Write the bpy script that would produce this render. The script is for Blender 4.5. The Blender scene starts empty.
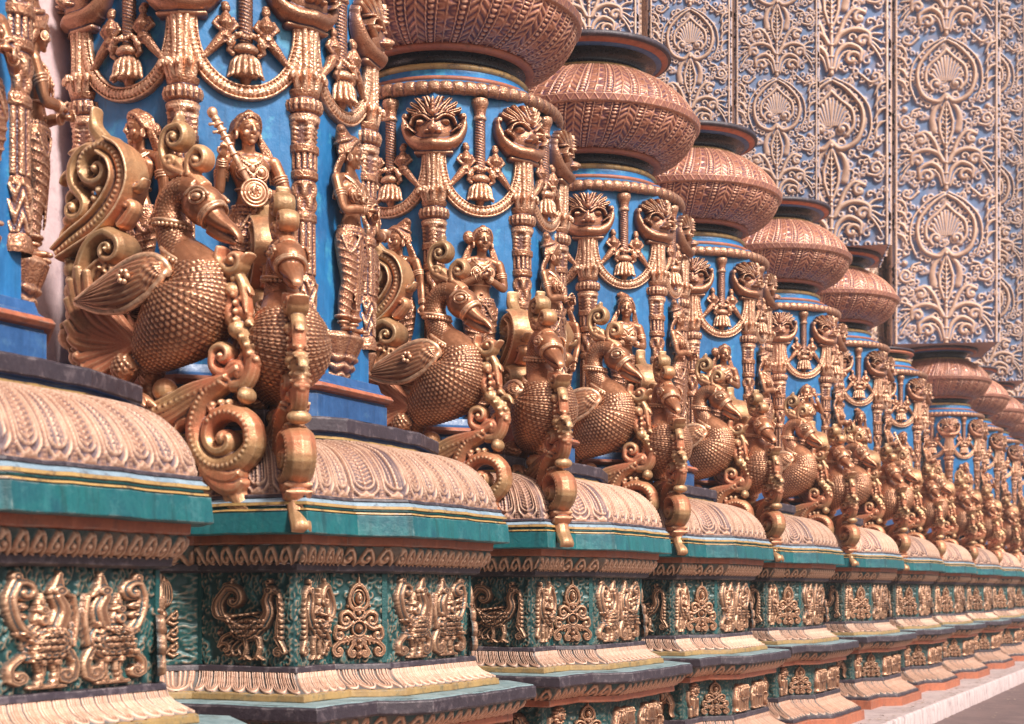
import bpy, math, random
import numpy as np
from mathutils import Vector, Matrix

rnd = random.Random(11)
PI = math.pi
SC = bpy.context.scene
COL = SC.collection
EYE = 1.41            # camera height above the road


# ------------------------------------------------------------------ mesh kit
class MB:
    """collects vertices and faces of one mesh"""
    def __init__(s):
        s.V = []; s.Q = []; s.T = []; s.A = []; s.n = 0

    def add(s, V, Q=None, T=None, a=0.8):
        V = np.asarray(V, float).reshape(-1, 3)
        s.V.append(V)
        if Q is not None and len(Q): s.Q.append(np.asarray(Q, int).reshape(-1, 4) + s.n)
        if T is not None and len(T): s.T.append(np.asarray(T, int).reshape(-1, 3) + s.n)
        s.A.append(np.broadcast_to(np.asarray(a, float).reshape(-1), (len(V),)) if np.ndim(a) else np.full(len(V), float(a)))
        s.n += len(V)

    def grid(s, G, cu=False, cv=False, a=0.8, flip=False):
        G = np.asarray(G, float)
        nu, nv = G.shape[:2]
        idx = np.arange(nu * nv).reshape(nu, nv)
        if cu: idx = np.vstack([idx, idx[:1]])
        if cv: idx = np.hstack([idx, idx[:, :1]])
        q = np.stack([idx[:-1, :-1], idx[1:, :-1], idx[1:, 1:], idx[:-1, 1:]], -1).reshape(-1, 4)
        if flip: q = q[:, ::-1]
        s.add(G.reshape(-1, 3), q, a=(np.asarray(a).reshape(-1) if np.ndim(a) else a))

    def arrays(s):
        V = np.vstack(s.V)
        Q = np.vstack(s.Q) if s.Q else np.zeros((0, 4), int)
        T = np.vstack(s.T) if s.T else np.zeros((0, 3), int)
        return V, Q, T, np.concatenate(s.A)

    def ellipsoid(s, c, r, rot=None, seg=14, rings=9):
        th = np.linspace(0, PI, rings + 1); ph = np.linspace(0, 2 * PI, seg, endpoint=False)
        T, P = np.meshgrid(th, ph, indexing='ij')
        G = np.stack([np.sin(T) * np.cos(P), np.sin(T) * np.sin(P), np.cos(T)], -1) * np.asarray(r if np.ndim(r) else (r, r, r), float)
        if rot is not None: G = G @ np.array(Matrix(rot) if not hasattr(rot, 'to_matrix') else rot.to_matrix()).T
        s.grid(G + np.asarray(c, float), cv=True, flip=False)

    def tube(s, P, r, seg=10, depth=None, dirn=None, a=0.8):
        """tube along P; dirn: fixed binormal direction whose half size is depth (array or scalar)"""
        P = np.asarray(P, float); k = len(P)
        r = np.broadcast_to(np.asarray(r, float), (k,))
        T = np.gradient(P, axis=0); T /= np.linalg.norm(T, axis=1)[:, None] + 1e-12
        if dirn is not None:
            B = np.broadcast_to(np.asarray(dirn, float), (k, 3))
            N = np.cross(B, T); N /= np.linalg.norm(N, axis=1)[:, None] + 1e-12
            B = np.cross(T, N)
        else:
            N = np.zeros((k, 3)); v = np.array([0, 0, 1.0]) if abs(T[0, 2]) < .9 else np.array([1.0, 0, 0])
            v = v - T[0] * v.dot(T[0]); N[0] = v / np.linalg.norm(v)
            for i in range(1, k):
                v = N[i - 1] - T[i] * N[i - 1].dot(T[i]); N[i] = v / (np.linalg.norm(v) + 1e-12)
            B = np.cross(T, N)
        d = r if depth is None else np.broadcast_to(np.asarray(depth, float), (k,))
        ph = np.linspace(0, 2 * PI, seg, endpoint=False)
        G = P[:, None] + N[:, None] * (np.cos(ph)[None, :, None] * r[:, None, None]) + B[:, None] * (np.sin(ph)[None, :, None] * d[:, None, None])
        e0 = P[0] - T[0] * r[0] * .5; e1 = P[-1] + T[-1] * r[-1] * .5
        base = s.n
        s.grid(G, cv=True, a=a, flip=True)
        tr = []
        V = [e0, e1]
        n0 = k * seg
        for j in range(seg):
            tr.append((n0, (j + 1) % seg, j)); tr.append((n0 + 1, (k - 1) * seg + j, (k - 1) * seg + (j + 1) % seg))
        # append caps
        s.V.append(np.array(V)); s.A.append(np.full(2, 0.8)); s.T.append(np.array(tr) + base); s.n += 2

    def box(s, c, h, rot=None):
        v = np.array([[x, y, z] for x in (-1, 1) for y in (-1, 1) for z in (-1, 1)], float) * np.asarray(h, float)
        if rot is not None: v = v @ np.array(rot).T
        s.add(v + np.asarray(c, float), [(0, 1, 3, 2), (4, 6, 7, 5), (0, 4, 5, 1), (2, 3, 7, 6), (0, 2, 6, 4), (1, 5, 7, 3)])

    def lathe(s, prof, seg=64, a0=0, a1=2 * PI, a=0.8):
        prof = np.asarray(prof, float)
        full = abs(a1 - a0 - 2 * PI) < 1e-6
        ph = np.linspace(a0, a1, seg, endpoint=not full)
        G = np.stack([prof[:, 0][:, None] * np.cos(ph), prof[:, 0][:, None] * np.sin(ph), np.broadcast_to(prof[:, 1][:, None], (len(prof), len(ph)))], -1)
        s.grid(G, cv=full, a=a, flip=True)

    def xform(s, M):
        M = np.array(M)
        s.V = [v @ M[:3, :3].T + M[:3, 3] for v in s.V]
        return s


def mk_mesh(name, V, Q, T, A=None, smooth=True):
    me = bpy.data.meshes.new(name)
    V = np.asarray(V, np.float32); Q = np.asarray(Q, np.int32).reshape(-1, 4); T = np.asarray(T, np.int32).reshape(-1, 3)
    me.vertices.add(len(V)); me.vertices.foreach_set('co', V.ravel())
    nl = Q.size + T.size
    me.loops.add(nl); me.loops.foreach_set('vertex_index', np.concatenate([Q.ravel(), T.ravel()]).astype(np.int32))
    npoly = len(Q) + len(T)
    me.polygons.add(npoly)
    st = np.concatenate([np.arange(len(Q)) * 4, Q.size + np.arange(len(T)) * 3]).astype(np.int32)
    me.polygons.foreach_set('loop_start', st)
    me.polygons.foreach_set('use_smooth', np.full(npoly, smooth, bool))
    me.update(calc_edges=True)
    if A is not None:
        at = me.attributes.new('hgt', 'FLOAT', 'POINT'); at.data.foreach_set('value', np.asarray(A, np.float32))
    return me


def fix_normals(me):
    import bmesh
    b = bmesh.new(); b.from_mesh(me); bmesh.ops.recalc_face_normals(b, faces=b.faces[:]); b.to_mesh(me); b.free()


def finish(mb, name, mat, smooth=True, fixn=False):
    V, Q, T, A = mb.arrays()
    me = mk_mesh(name, V, Q, T, A, smooth)
    if fixn: fix_normals(me)
    me.materials.append(mat)
    return me


def remesh(mb, name, mat, voxel=.006, smooth=2, disp=None, attr=None):
    """voxel union of everything collected, relaxed, optionally displaced"""
    V, Q, T, A = mb.arrays()
    me = mk_mesh(name + '_raw', V, Q, T)
    fix_normals(me)
    ob = bpy.data.objects.new('tmp', me); COL.objects.link(ob)
    m = ob.modifiers.new('r', 'REMESH'); m.mode = 'VOXEL'; m.voxel_size = voxel; m.use_smooth_shade = True
    if smooth:
        m2 = ob.modifiers.new('s', 'SMOOTH'); m2.factor = .5; m2.iterations = smooth
    dg = bpy.context.evaluated_depsgraph_get()
    out = bpy.data.meshes.new_from_object(ob.evaluated_get(dg), depsgraph=dg)
    bpy.data.objects.remove(ob); bpy.data.meshes.remove(me)
    out.name = name
    nv = len(out.vertices)
    co = np.zeros(nv * 3, np.float32); out.vertices.foreach_get('co', co); co = co.reshape(-1, 3).astype(float)
    if disp is not None:
        no = np.zeros(nv * 3, np.float32); out.vertices.foreach_get('normal', no); no = no.reshape(-1, 3)
        h = disp(co, no)
        co2 = co + no * h[:, None]
        out.vertices.foreach_set('co', co2.astype(np.float32).ravel())
    at = out.attributes.new('hgt', 'FLOAT', 'POINT')
    at.data.foreach_set('value', (attr(co) if attr is not None else np.full(nv, .8)).astype(np.float32))
    out.polygons.foreach_set('use_smooth', np.ones(len(out.polygons), bool))
    out.update()
    out.materials.clear(); out.materials.append(mat)
    return out


# ------------------------------------------------------------------ curves
def cr(P, n=40):
    """Catmull-Rom through the points (any dimension, extra columns are radii)"""
    P = np.asarray(P, float); k = len(P)
    E = np.vstack([2 * P[0] - P[1], P, 2 * P[-1] - P[-2]])
    t = np.linspace(0, k - 1, n); i = np.minimum(t.astype(int), k - 2); f = (t - i)[:, None]
    a, b, c, d = E[i], E[i + 1], E[i + 2], E[i + 3]
    return .5 * (2 * b + (c - a) * f + (2 * a - 5 * b + 4 * c - d) * f ** 2 + (3 * b - a - 3 * c + d) * f ** 3)


def spiral(c, p, turns, r1=.15, n=30):
    """spiral about c from point p inwards to r1 of its radius; the sign of turns gives the sense"""
    c = np.asarray(c, float); p = np.asarray(p, float)
    r0 = np.hypot(*(p - c)); a0 = math.atan2(p[1] - c[1], p[0] - c[0])
    t = np.linspace(0, 1, n)
    r = r0 * (1 - t * (1 - r1)); a = a0 + turns * 2 * PI * t
    return np.stack([c[0] + r * np.cos(a), c[1] + r * np.sin(a)], -1)


def scroll(P, c, turns, n=34, r1=.12):
    """curve through the points and then round c"""
    P = np.asarray(P, float)
    A = cr(P, n); B = spiral(c, A[-1], turns, r1, n)
    return np.vstack([A, B[1:]])


# ------------------------------------------------------------------ relief raster
class Relief:
    def __init__(s, x0, x1, z0, z1, d=.004, wrapx=False):
        s.d = d
        s.xs = np.linspace(x0, x1, max(2, int(round((x1 - x0) / d)) + 1)); s.zs = np.linspace(z0, z1, max(2, int(round((z1 - z0) / d)) + 1))
        s.X, s.Z = np.meshgrid(s.xs, s.zs, indexing='ij')
        s.H = np.zeros_like(s.X)

    def _win(s, x0, x1, z0, z1):
        i0, i1 = np.searchsorted(s.xs, [x0, x1]); j0, j1 = np.searchsorted(s.zs, [z0, z1])
        return slice(max(0, i0 - 1), i1 + 1), slice(max(0, j0 - 1), j1 + 1)

    def stroke(s, P, w, h, p=.5, base=0.0):
        P = np.asarray(P, float); w = np.broadcast_to(np.asarray(w, float), (len(P),)); h = np.broadcast_to(np.asarray(h, float), (len(P),))
        for i in range(len(P) - 1):
            a, b = P[i], P[i + 1]; wm = max(w[i], w[i + 1])
            sl = s._win(min(a[0], b[0]) - wm, max(a[0], b[0]) + wm, min(a[1], b[1]) - wm, max(a[1], b[1]) + wm)
            X, Z = s.X[sl], s.Z[sl]
            if X.size == 0: continue
            d = b - a; L = d.dot(d) + 1e-12
            t = np.clip(((X - a[0]) * d[0] + (Z - a[1]) * d[1]) / L, 0, 1)
            q = ((X - a[0] - t * d[0]) ** 2 + (Z - a[1] - t * d[1]) ** 2) / (w[i] + (w[i + 1] - w[i]) * t + 1e-9) ** 2
            val = (h[i] + (h[i + 1] - h[i]) * t) * np.clip(1 - q, 0, 1) ** p
            val = np.where(q < 1, val + base, 0)
            s.H[sl] = np.maximum(s.H[sl], val)
        return s

    def both(s, P, w, h, p=.5, base=0.0):
        P = np.asarray(P, float)
        s.stroke(P, w, h, p, base); Q = P.copy(); Q[:, 0] *= -1; s.stroke(Q, w, h, p, base); return s

    def blob(s, x, z, rx, rz, h, rot=0, p=.5, add=False, base=0.0):
        m = max(rx, rz)
        sl = s._win(x - m, x + m, z - m, z + m)
        X, Z = s.X[sl] - x, s.Z[sl] - z
        c, sn = math.cos(rot), math.sin(rot)
        q = ((X * c + Z * sn) / rx) ** 2 + ((-X * sn + Z * c) / rz) ** 2
        val = np.where(q < 1, h * np.clip(1 - q, 0, 1) ** p + base, 0)
        s.H[sl] = s.H[sl] + val if add else np.maximum(s.H[sl], val)
        return s

    def groove(s, P, w, h):
        """cut a line into what is raised"""
        P = np.asarray(P, float)
        for i in range(len(P) - 1):
            a, b = P[i], P[i + 1]
            sl = s._win(min(a[0], b[0]) - w, max(a[0], b[0]) + w, min(a[1], b[1]) - w, max(a[1], b[1]) + w)
            X, Z = s.X[sl], s.Z[sl]
            if X.size == 0: continue
            d = b - a; L = d.dot(d) + 1e-12
            t = np.clip(((X - a[0]) * d[0] + (Z - a[1]) * d[1]) / L, 0, 1)
            q = ((X - a[0] - t * d[0]) ** 2 + (Z - a[1] - t * d[1]) ** 2) / w ** 2
            lim = np.maximum(s.H[sl] - h * np.clip(1 - q, 0, 1), 0.0)
            s.H[sl] = np.where((q < 1) & (s.H[sl] > 0), np.minimum(s.H[sl], np.maximum(lim, .0015)), s.H[sl])
        return s

    def blur(s, k=1):
        for _ in range(k):
            H = s.H; P = np.pad(H, 1, mode='edge')
            s.H = (P[:-2, 1:-1] + P[2:, 1:-1] + P[1:-1, :-2] + P[1:-1, 2:] + 4 * H) / 8
        return s

    def sample(s, x, z):
        i = np.clip((x - s.xs[0]) / (s.xs[-1] - s.xs[0]) * (len(s.xs) - 1), 0, len(s.xs) - 1.001)
        j = np.clip((z - s.zs[0]) / (s.zs[-1] - s.zs[0]) * (len(s.zs) - 1), 0, len(s.zs) - 1.001)
        i0 = i.astype(int); j0 = j.astype(int); f = i - i0; g = j - j0
        H = s.H
        return (H[i0, j0] * (1 - f) + H[i0 + 1, j0] * f) * (1 - g) + (H[i0, j0 + 1] * (1 - f) + H[i0 + 1, j0 + 1] * f) * g

    def mesh(s, name, mat, warp=None, eps=.0012, sink=.002, full=False, hmax=None):
        """raised relief: x, outward (+y becomes -y side later by warp), z"""
        H = s.H; n, m = H.shape
        K = H > eps
        idx = np.arange(n * m).reshape(n, m)
        q = np.stack([idx[:-1, :-1], idx[1:, :-1], idx[1:, 1:], idx[:-1, 1:]], -1)
        keep = K[:-1, :-1] | K[1:, :-1] | K[1:, 1:] | K[:-1, 1:]
        if full: keep = np.ones_like(keep)
        q = q[keep]
        used, inv = np.unique(q, return_inverse=True); q = inv.reshape(-1, 4)
        x = s.X.ravel()[used]; z = s.Z.ravel()[used]; h = H.ravel()[used]
        V = np.stack([x, -(h - (0 if full else sink)), z], -1) if warp is None else warp(x, z, h - (0 if full else sink))
        me = mk_mesh(name, V, q, np.zeros((0, 3)), np.clip(h / (hmax or H.max()), 0, 1))
        me.materials.append(mat)
        return me


# ------------------------------------------------------------------ objects
def ob(name, me, parent=None, loc=(0, 0, 0), rot=(0, 0, 0), scale=None):
    o = bpy.data.objects.new(name, me); COL.objects.link(o)
    o.location = loc; o.rotation_euler = rot
    if scale is not None: o.scale = scale
    if parent is not None: o.parent = parent
    return o


def tag(o, label=None, cat=None, group=None, kind=None):
    if label: o['label'] = label
    if cat: o['category'] = cat
    if group: o['group'] = group
    if kind: o['kind'] = kind
    return o


def copy_tree(o, parent=None):
    c = o.copy(); COL.objects.link(c); c.parent = parent
    for ch in o.children: copy_tree(ch, c)
    return c


# ------------------------------------------------------------------ materials
def nt(name):
    m = bpy.data.materials.new(name); m.use_nodes = True
    t = m.node_tree; t.nodes.clear()
    o = t.nodes.new('ShaderNodeOutputMaterial'); b = t.nodes.new('ShaderNodeBsdfPrincipled')
    t.links.new(b.outputs[0], o.inputs[0])
    return m, t, b


def N(t, typ, **kw):
    n = t.nodes.new(typ)
    for k, v in kw.items():
        if k in n.inputs: n.inputs[k].default_value = v
        else: setattr(n, k, v)
    return n


def mixc(t, fac, a, b):
    n = t.nodes.new('ShaderNodeMix'); n.data_type = 'RGBA'
    for sock, v in ((n.inputs[0], fac), (n.inputs[6], a), (n.inputs[7], b)):
        if hasattr(v, 'links') or hasattr(v, 'is_linked'): t.links.new(v, sock)
        elif isinstance(v, (int, float)): sock.default_value = v
        else: sock.default_value = (*v, 1)
    return n.outputs[2]


def rng(t, v, a, b, c=0., d=1., smooth=False):
    n = t.nodes.new('ShaderNodeMapRange')
    n.interpolation_type = 'SMOOTHSTEP' if smooth else 'LINEAR'
    t.links.new(v, n.inputs[0])
    for i, x in enumerate((a, b, c, d)): n.inputs[i + 1].default_value = x
    return n.outputs[0]


def mth(t, op, a, b=None):
    n = t.nodes.new('ShaderNodeMath'); n.operation = op
    for s_, v in ((n.inputs[0], a), (n.inputs[1], b)):
        if v is None: continue
        if isinstance(v, (int, float)): s_.default_value = v
        else: t.links.new(v, s_)
    return n.outputs[0]


def metal_paint(name, body, bright, under, u0=.1, u1=.5, metallic=.62, rough=.37, bump=.25, attr_tint=None, usep=1.0, bscale=60, fil=0.0, fscale=62., grime=.55):
    """worn metallic paint: `under` is the older coat left in low-lying carving and painted crevice shade, `bright` the rubbed edges"""
    m, t, b = nt(name)
    tc = N(t, 'ShaderNodeTexCoord'); co = tc.outputs['Object']
    n1 = N(t, 'ShaderNodeTexNoise', Scale=7.0, Detail=5.0, Roughness=.6); t.links.new(co, n1.inputs['Vector'])
    n2 = N(t, 'ShaderNodeTexNoise', Scale=45.0, Detail=3.0, Roughness=.6); t.links.new(co, n2.inputs['Vector'])
    n3 = N(t, 'ShaderNodeTexNoise', Scale=float(bscale), Detail=4.0, Roughness=.65); t.links.new(co, n3.inputs['Vector'])
    at = N(t, 'ShaderNodeAttribute', attribute_name='hgt')
    ge = N(t, 'ShaderNodeNewGeometry')
    info = N(t, 'ShaderNodeObjectInfo')
    body2 = tuple(c * k for c, k in zip(body, (.72, .64, .6)))
    c = mixc(t, rng(t, n1.outputs[0], .35, .66), body, body2)
    if attr_tint is not None:
        c = mixc(t, rng(t, at.outputs['Fac'], 0, 1), attr_tint, c)
    # blotches of soot and old varnish, and thin run-marks
    n4 = N(t, 'ShaderNodeTexNoise', Scale=3.1, Detail=9.0, Roughness=.72, Distortion=.8); t.links.new(co, n4.inputs['Vector'])
    mp = N(t, 'ShaderNodeMapping'); mp.inputs['Scale'].default_value = (26, 26, 2.2); t.links.new(co, mp.inputs[0])
    n5 = N(t, 'ShaderNodeTexNoise', Scale=1.0, Detail=4.0); t.links.new(mp.outputs[0], n5.inputs['Vector'])
    soot = mth(t, 'MAXIMUM', mth(t, 'MULTIPLY', rng(t, n4.outputs[0], .52, .66), grime), mth(t, 'MULTIPLY', rng(t, n5.outputs[0], .60, .72), grime * .6))
    c = mixc(t, soot, c, tuple(k * .30 + u_ * .35 for k, u_ in zip(body, under)))
    c = mixc(t, mth(t, 'MULTIPLY', rng(t, n4.outputs[0], .44, .34), .45), c, tuple(k * .55 + b_ * .45 for k, b_ in zip(body, bright)))
    # rubbed edges
    e = mth(t, 'MULTIPLY', rng(t, ge.outputs['Pointiness'],   .508, .565), rng(t, n2.outputs[0], .3, .6, .35, 1))
    if attr_tint is None:
        e = mth(t, 'MAXIMUM', e, mth(t, 'MULTIPLY', rng(t, at.outputs['Fac'], .82, 1.0, 0, .6), rng(t, n2.outputs[0], .35, .6)))
    c = mixc(t, e, c, bright)
    # old coat in the grooves, strengthened to put crevice shade into the colour
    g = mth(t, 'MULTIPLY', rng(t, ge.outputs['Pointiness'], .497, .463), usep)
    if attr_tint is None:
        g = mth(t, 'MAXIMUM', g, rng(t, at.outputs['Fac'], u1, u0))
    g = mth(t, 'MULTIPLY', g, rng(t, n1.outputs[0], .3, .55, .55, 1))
    fh = None
    if fil:                       # fine engraved curls all over the raised surface
        wn = N(t, 'ShaderNodeTexNoise', Scale=fscale * .35, Detail=1.0); t.links.new(co, wn.inputs['Vector'])
        vm = t.nodes.new('ShaderNodeMix'); vm.data_type = 'VECTOR'; vm.inputs[0].default_value = .045
        t.links.new(co, vm.inputs[4]); t.links.new(wn.outputs['Color'], vm.inputs[5])
        vo = N(t, 'ShaderNodeTexVoronoi', Scale=fscale); vo.feature = 'F1'; t.links.new(vm.outputs[1], vo.inputs['Vector'])
        rip = mth(t, 'SINE', mth(t, 'MULTIPLY', vo.outputs['Distance'], 13.0))
        fh = rng(t, rip, -1, 1)
        fg = mth(t, 'MULTIPLY', rng(t, fh, .42, .05), .75 * fil)
        g = mth(t, 'MAXIMUM', g, mth(t, 'MULTIPLY', fg, rng(t, n2.outputs[0], .3, .6, .4, 1)))
        c = mixc(t, mth(t, 'MULTIPLY', rng(t, fh, .7, 1.0), .45 * fil), c, bright)
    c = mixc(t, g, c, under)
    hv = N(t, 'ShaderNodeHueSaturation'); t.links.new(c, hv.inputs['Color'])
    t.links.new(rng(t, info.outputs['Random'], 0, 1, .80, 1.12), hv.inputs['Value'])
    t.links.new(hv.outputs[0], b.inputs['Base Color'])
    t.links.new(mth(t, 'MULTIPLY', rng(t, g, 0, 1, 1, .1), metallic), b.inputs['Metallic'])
    t.links.new(rng(t, n2.outputs[0], .3, .7, rough - .1, rough + .14), b.inputs['Roughness'])
    bp = N(t, 'ShaderNodeBump', Strength=bump, Distance=.004); t.links.new(n3.outputs[0], bp.inputs['Height'])
    if fh is not None:
        b2 = N(t, 'ShaderNodeBump', Strength=min(1., .9 * fil), Distance=.006); t.links.new(fh, b2.inputs['Height']); t.links.new(b2.outputs[0], bp.inputs['Normal'])
    t.links.new(bp.outputs[0], b.inputs['Normal'])
    return m


def paint(name, col, col2=None, rough=.5, bump=.2, wear=None, wearamt=.6, stretch=(1, 1, 1), scale=4., objrand=.1, spec=.5, chip=None, runs=0., runcol=None, joint=0.):
    m, t, b = nt(name)
    col2 = col2 or tuple(c * .72 for c in col)
    tc = N(t, 'ShaderNodeTexCoord'); mp = N(t, 'ShaderNodeMapping'); mp.inputs['Scale'].default_value = stretch
    t.links.new(tc.outputs['Object'], mp.inputs[0])
    n1 = N(t, 'ShaderNodeTexNoise', Scale=scale, Detail=7.0, Roughness=.62, Distortion=.4); t.links.new(mp.outputs[0], n1.inputs['Vector'])
    n2 = N(t, 'ShaderNodeTexNoise', Scale=scale * 9, Detail=5.0, Roughness=.65); t.links.new(mp.outputs[0], n2.inputs['Vector'])
    n3 = N(t, 'ShaderNodeTexNoise', Scale=scale * 2.3, Detail=8.0, Roughness=.7); t.links.new(tc.outputs['Object'], n3.inputs['Vector'])
    info = N(t, 'ShaderNodeObjectInfo')
    c = mixc(t, rng(t, n1.outputs[0], .36, .64), col, col2)
    c = mixc(t, rng(t, n2.outputs[0], .45, .75, 0, .35), c, tuple(min(1, k * 1.35 + .02) for k in col))
    if wear is not None:
        c = mixc(t, mth(t, 'MULTIPLY', rng(t, n3.outputs[0], .54, .63), wearamt), c, wear)
    if runs:
        m2 = N(t, 'ShaderNodeMapping'); m2.inputs['Scale'].default_value = (24, 24, 1.6); t.links.new(tc.outputs['Object'], m2.inputs[0])
        n4 = N(t, 'ShaderNodeTexNoise', Scale=1.0, Detail=5.0, Roughness=.6); t.links.new(m2.outputs[0], n4.inputs['Vector'])
        c = mixc(t, mth(t, 'MULTIPLY', rng(t, n4.outputs[0], .54, .70), runs), c, runcol or tuple(k * .35 for k in col))
        c = mixc(t, mth(t, 'MULTIPLY', rng(t, n4.outputs[0], .42, .30), runs * .6), c, tuple(min(1, k * 1.5 + .03) for k in col))
    if joint:
        sx = N(t, 'ShaderNodeSeparateXYZ'); t.links.new(tc.outputs['Object'], sx.inputs[0])
        fr = mth(t, 'FRACT', mth(t, 'DIVIDE', sx.outputs[1], joint))
        c = mixc(t, mth(t, 'MULTIPLY', mth(t, 'LESS_THAN', fr, .014 / joint), .8), c, tuple(k * .25 for k in col))
    hv = N(t, 'ShaderNodeHueSaturation'); t.links.new(c, hv.inputs['Color'])
    t.links.new(rng(t, info.outputs['Random'], 0, 1, 1 - objrand, 1 + objrand), hv.inputs['Value'])
    c = hv.outputs[0]
    bp = N(t, 'ShaderNodeBump', Strength=bump, Distance=.006); t.links.new(n2.outputs[0], bp.inputs['Height'])
    if chip is not None:          # knocked, rounded edges
        bv = N(t, 'ShaderNodeBevel', Radius=.009); bv.samples = 4
        ge = N(t, 'ShaderNodeNewGeometry')
        vm = t.nodes.new('ShaderNodeVectorMath'); vm.operation = 'DOT_PRODUCT'; t.links.new(bv.outputs[0], vm.inputs[0]); t.links.new(ge.outputs['Normal'], vm.inputs[1])
        e = mth(t, 'MULTIPLY', rng(t, vm.outputs['Value'], .985, .88), rng(t, n3.outputs[0], .47, .56))
        c = mixc(t, mth(t, 'MULTIPLY', e, .8), c, chip)
        t.links.new(bv.outputs[0], bp.inputs['Normal'])
    t.links.new(c, b.inputs['Base Color'])
    t.links.new(rng(t, n2.outputs[0], .3, .7, rough - .1, rough + .12), b.inputs['Roughness'])
    b.inputs['Specular IOR Level'].default_value = spec
    t.links.new(bp.outputs[0], b.inputs['Normal'])
    return m


M = {}
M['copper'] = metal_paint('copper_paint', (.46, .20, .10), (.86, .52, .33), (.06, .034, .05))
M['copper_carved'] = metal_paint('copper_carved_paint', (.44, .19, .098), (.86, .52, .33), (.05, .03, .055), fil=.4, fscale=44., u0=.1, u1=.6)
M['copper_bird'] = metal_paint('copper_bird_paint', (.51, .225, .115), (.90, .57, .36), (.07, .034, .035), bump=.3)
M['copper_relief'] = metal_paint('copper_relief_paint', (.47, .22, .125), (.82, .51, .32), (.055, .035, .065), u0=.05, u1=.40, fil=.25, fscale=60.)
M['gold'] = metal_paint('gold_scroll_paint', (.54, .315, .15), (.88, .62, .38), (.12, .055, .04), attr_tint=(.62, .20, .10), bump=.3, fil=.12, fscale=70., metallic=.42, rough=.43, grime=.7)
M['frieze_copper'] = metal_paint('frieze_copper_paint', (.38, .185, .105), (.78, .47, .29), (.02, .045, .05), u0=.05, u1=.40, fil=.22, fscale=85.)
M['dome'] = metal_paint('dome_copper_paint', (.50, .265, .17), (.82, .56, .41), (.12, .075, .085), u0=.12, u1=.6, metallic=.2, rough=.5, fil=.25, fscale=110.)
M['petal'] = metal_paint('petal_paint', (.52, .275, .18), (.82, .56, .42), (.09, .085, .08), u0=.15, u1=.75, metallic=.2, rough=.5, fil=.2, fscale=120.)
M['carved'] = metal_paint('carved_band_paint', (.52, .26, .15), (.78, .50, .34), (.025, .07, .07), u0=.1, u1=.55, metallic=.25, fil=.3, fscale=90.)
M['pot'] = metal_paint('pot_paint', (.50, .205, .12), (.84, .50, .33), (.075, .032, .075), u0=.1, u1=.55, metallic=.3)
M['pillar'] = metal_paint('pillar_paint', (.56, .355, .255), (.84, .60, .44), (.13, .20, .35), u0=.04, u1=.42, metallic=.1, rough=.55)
M['blue'] = paint('blue_paint', (.020, .165, .385), (.013, .10, .26), .40, .5, wear=(.07, .33, .48), wearamt=.6, scale=3., stretch=(1, 1, .6), runs=.45, runcol=(.012, .06, .14))
M['blue_base'] = paint('blue_base_paint', (.028, .10, .26), (.02, .07, .19), .42, .3, wear=(.07, .16, .28), chip=(.25, .28, .32), runs=.4)
M['teal'] = paint('teal_paint', (.010, .130, .135), (.010, .085, .11), .42, .4, wear=(.06, .19, .20), wearamt=.55, scale=5., chip=(.30, .30, .27), runs=.5, runcol=(.012, .035, .035))
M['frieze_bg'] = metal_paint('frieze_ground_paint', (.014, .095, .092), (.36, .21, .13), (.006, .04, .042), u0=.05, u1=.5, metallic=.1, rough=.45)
M['teal_dark'] = paint('frieze_teal_paint', (.008, .085, .082), (.008, .05, .052), .45, .9, wear=(.02, .13, .12), scale=9.)
M['orange'] = paint('orange_paint', (.43, .135, .065), (.33, .095, .05), .5, .3, wear=(.20, .09, .06), wearamt=.6, scale=6., chip=(.50, .36, .29), runs=.45)
M['yellow'] = paint('yellow_paint', (.36, .225, .085), (.25, .15, .06), .55, .4, wear=(.13, .11, .06), wearamt=.8, scale=7., chip=(.3, .25, .2), runs=.4)
M['goldline'] = paint('gold_line_paint', (.52, .33, .12), (.38, .22, .08), .38, .3, wear=(.12, .08, .05), wearamt=.8, scale=8.)
M['dark'] = paint('dark_paint', (.045, .032, .042), (.032, .022, .03), .5, .4, wear=(.16, .12, .13), wearamt=.5, scale=7., chip=(.30, .25, .25))
M['black'] = paint('black_paint', (.010, .010, .014), (.008, .008, .012), .3, .2)
M['pale'] = paint('pale_blue_paint', (.26, .34, .40), (.17, .24, .30), .5, .3, wear=(.10, .11, .13), wearamt=.8, scale=7.)
M['slabtop'] = paint('slab_top_paint', (.25, .33, .34), (.13, .20, .21), .6, .5, wear=(.07, .07, .06), scale=6.)
M['wall'] = paint('plaster', (.66, .49, .49), (.58, .42, .43), .8, .5, wear=(.40, .27, .28), wearamt=.5)
M['ledge'] = paint('ledge_concrete', (.50, .385, .36), (.36, .27, .255), .85, .6, wear=(.22, .15, .14), scale=2.5, joint=1.12)
M['curb'] = paint('curb_concrete', (.56, .44, .42), (.38, .29, .28), .85, .6, wear=(.20, .14, .14), stretch=(1, 6, .5), scale=2.5, runs=.5, joint=1.37)
M['road'] = paint('road_asphalt', (.185, .115, .105), (.12, .075, .072), .85, .8, wear=(.22, .15, .13), wearamt=.5, scale=3.)
# ------------------------------------------------------------------ peacock statue (units: traced lengths / 228 -> metres)
K = 1 / 228.


def bp2(p):                       # traced point -> local x (forward), z
    p = np.asarray(p, float)
    return np.stack([(p[..., 0] - 185) * K * 1.05, (400 - p[..., 1]) * K], -1)


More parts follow.
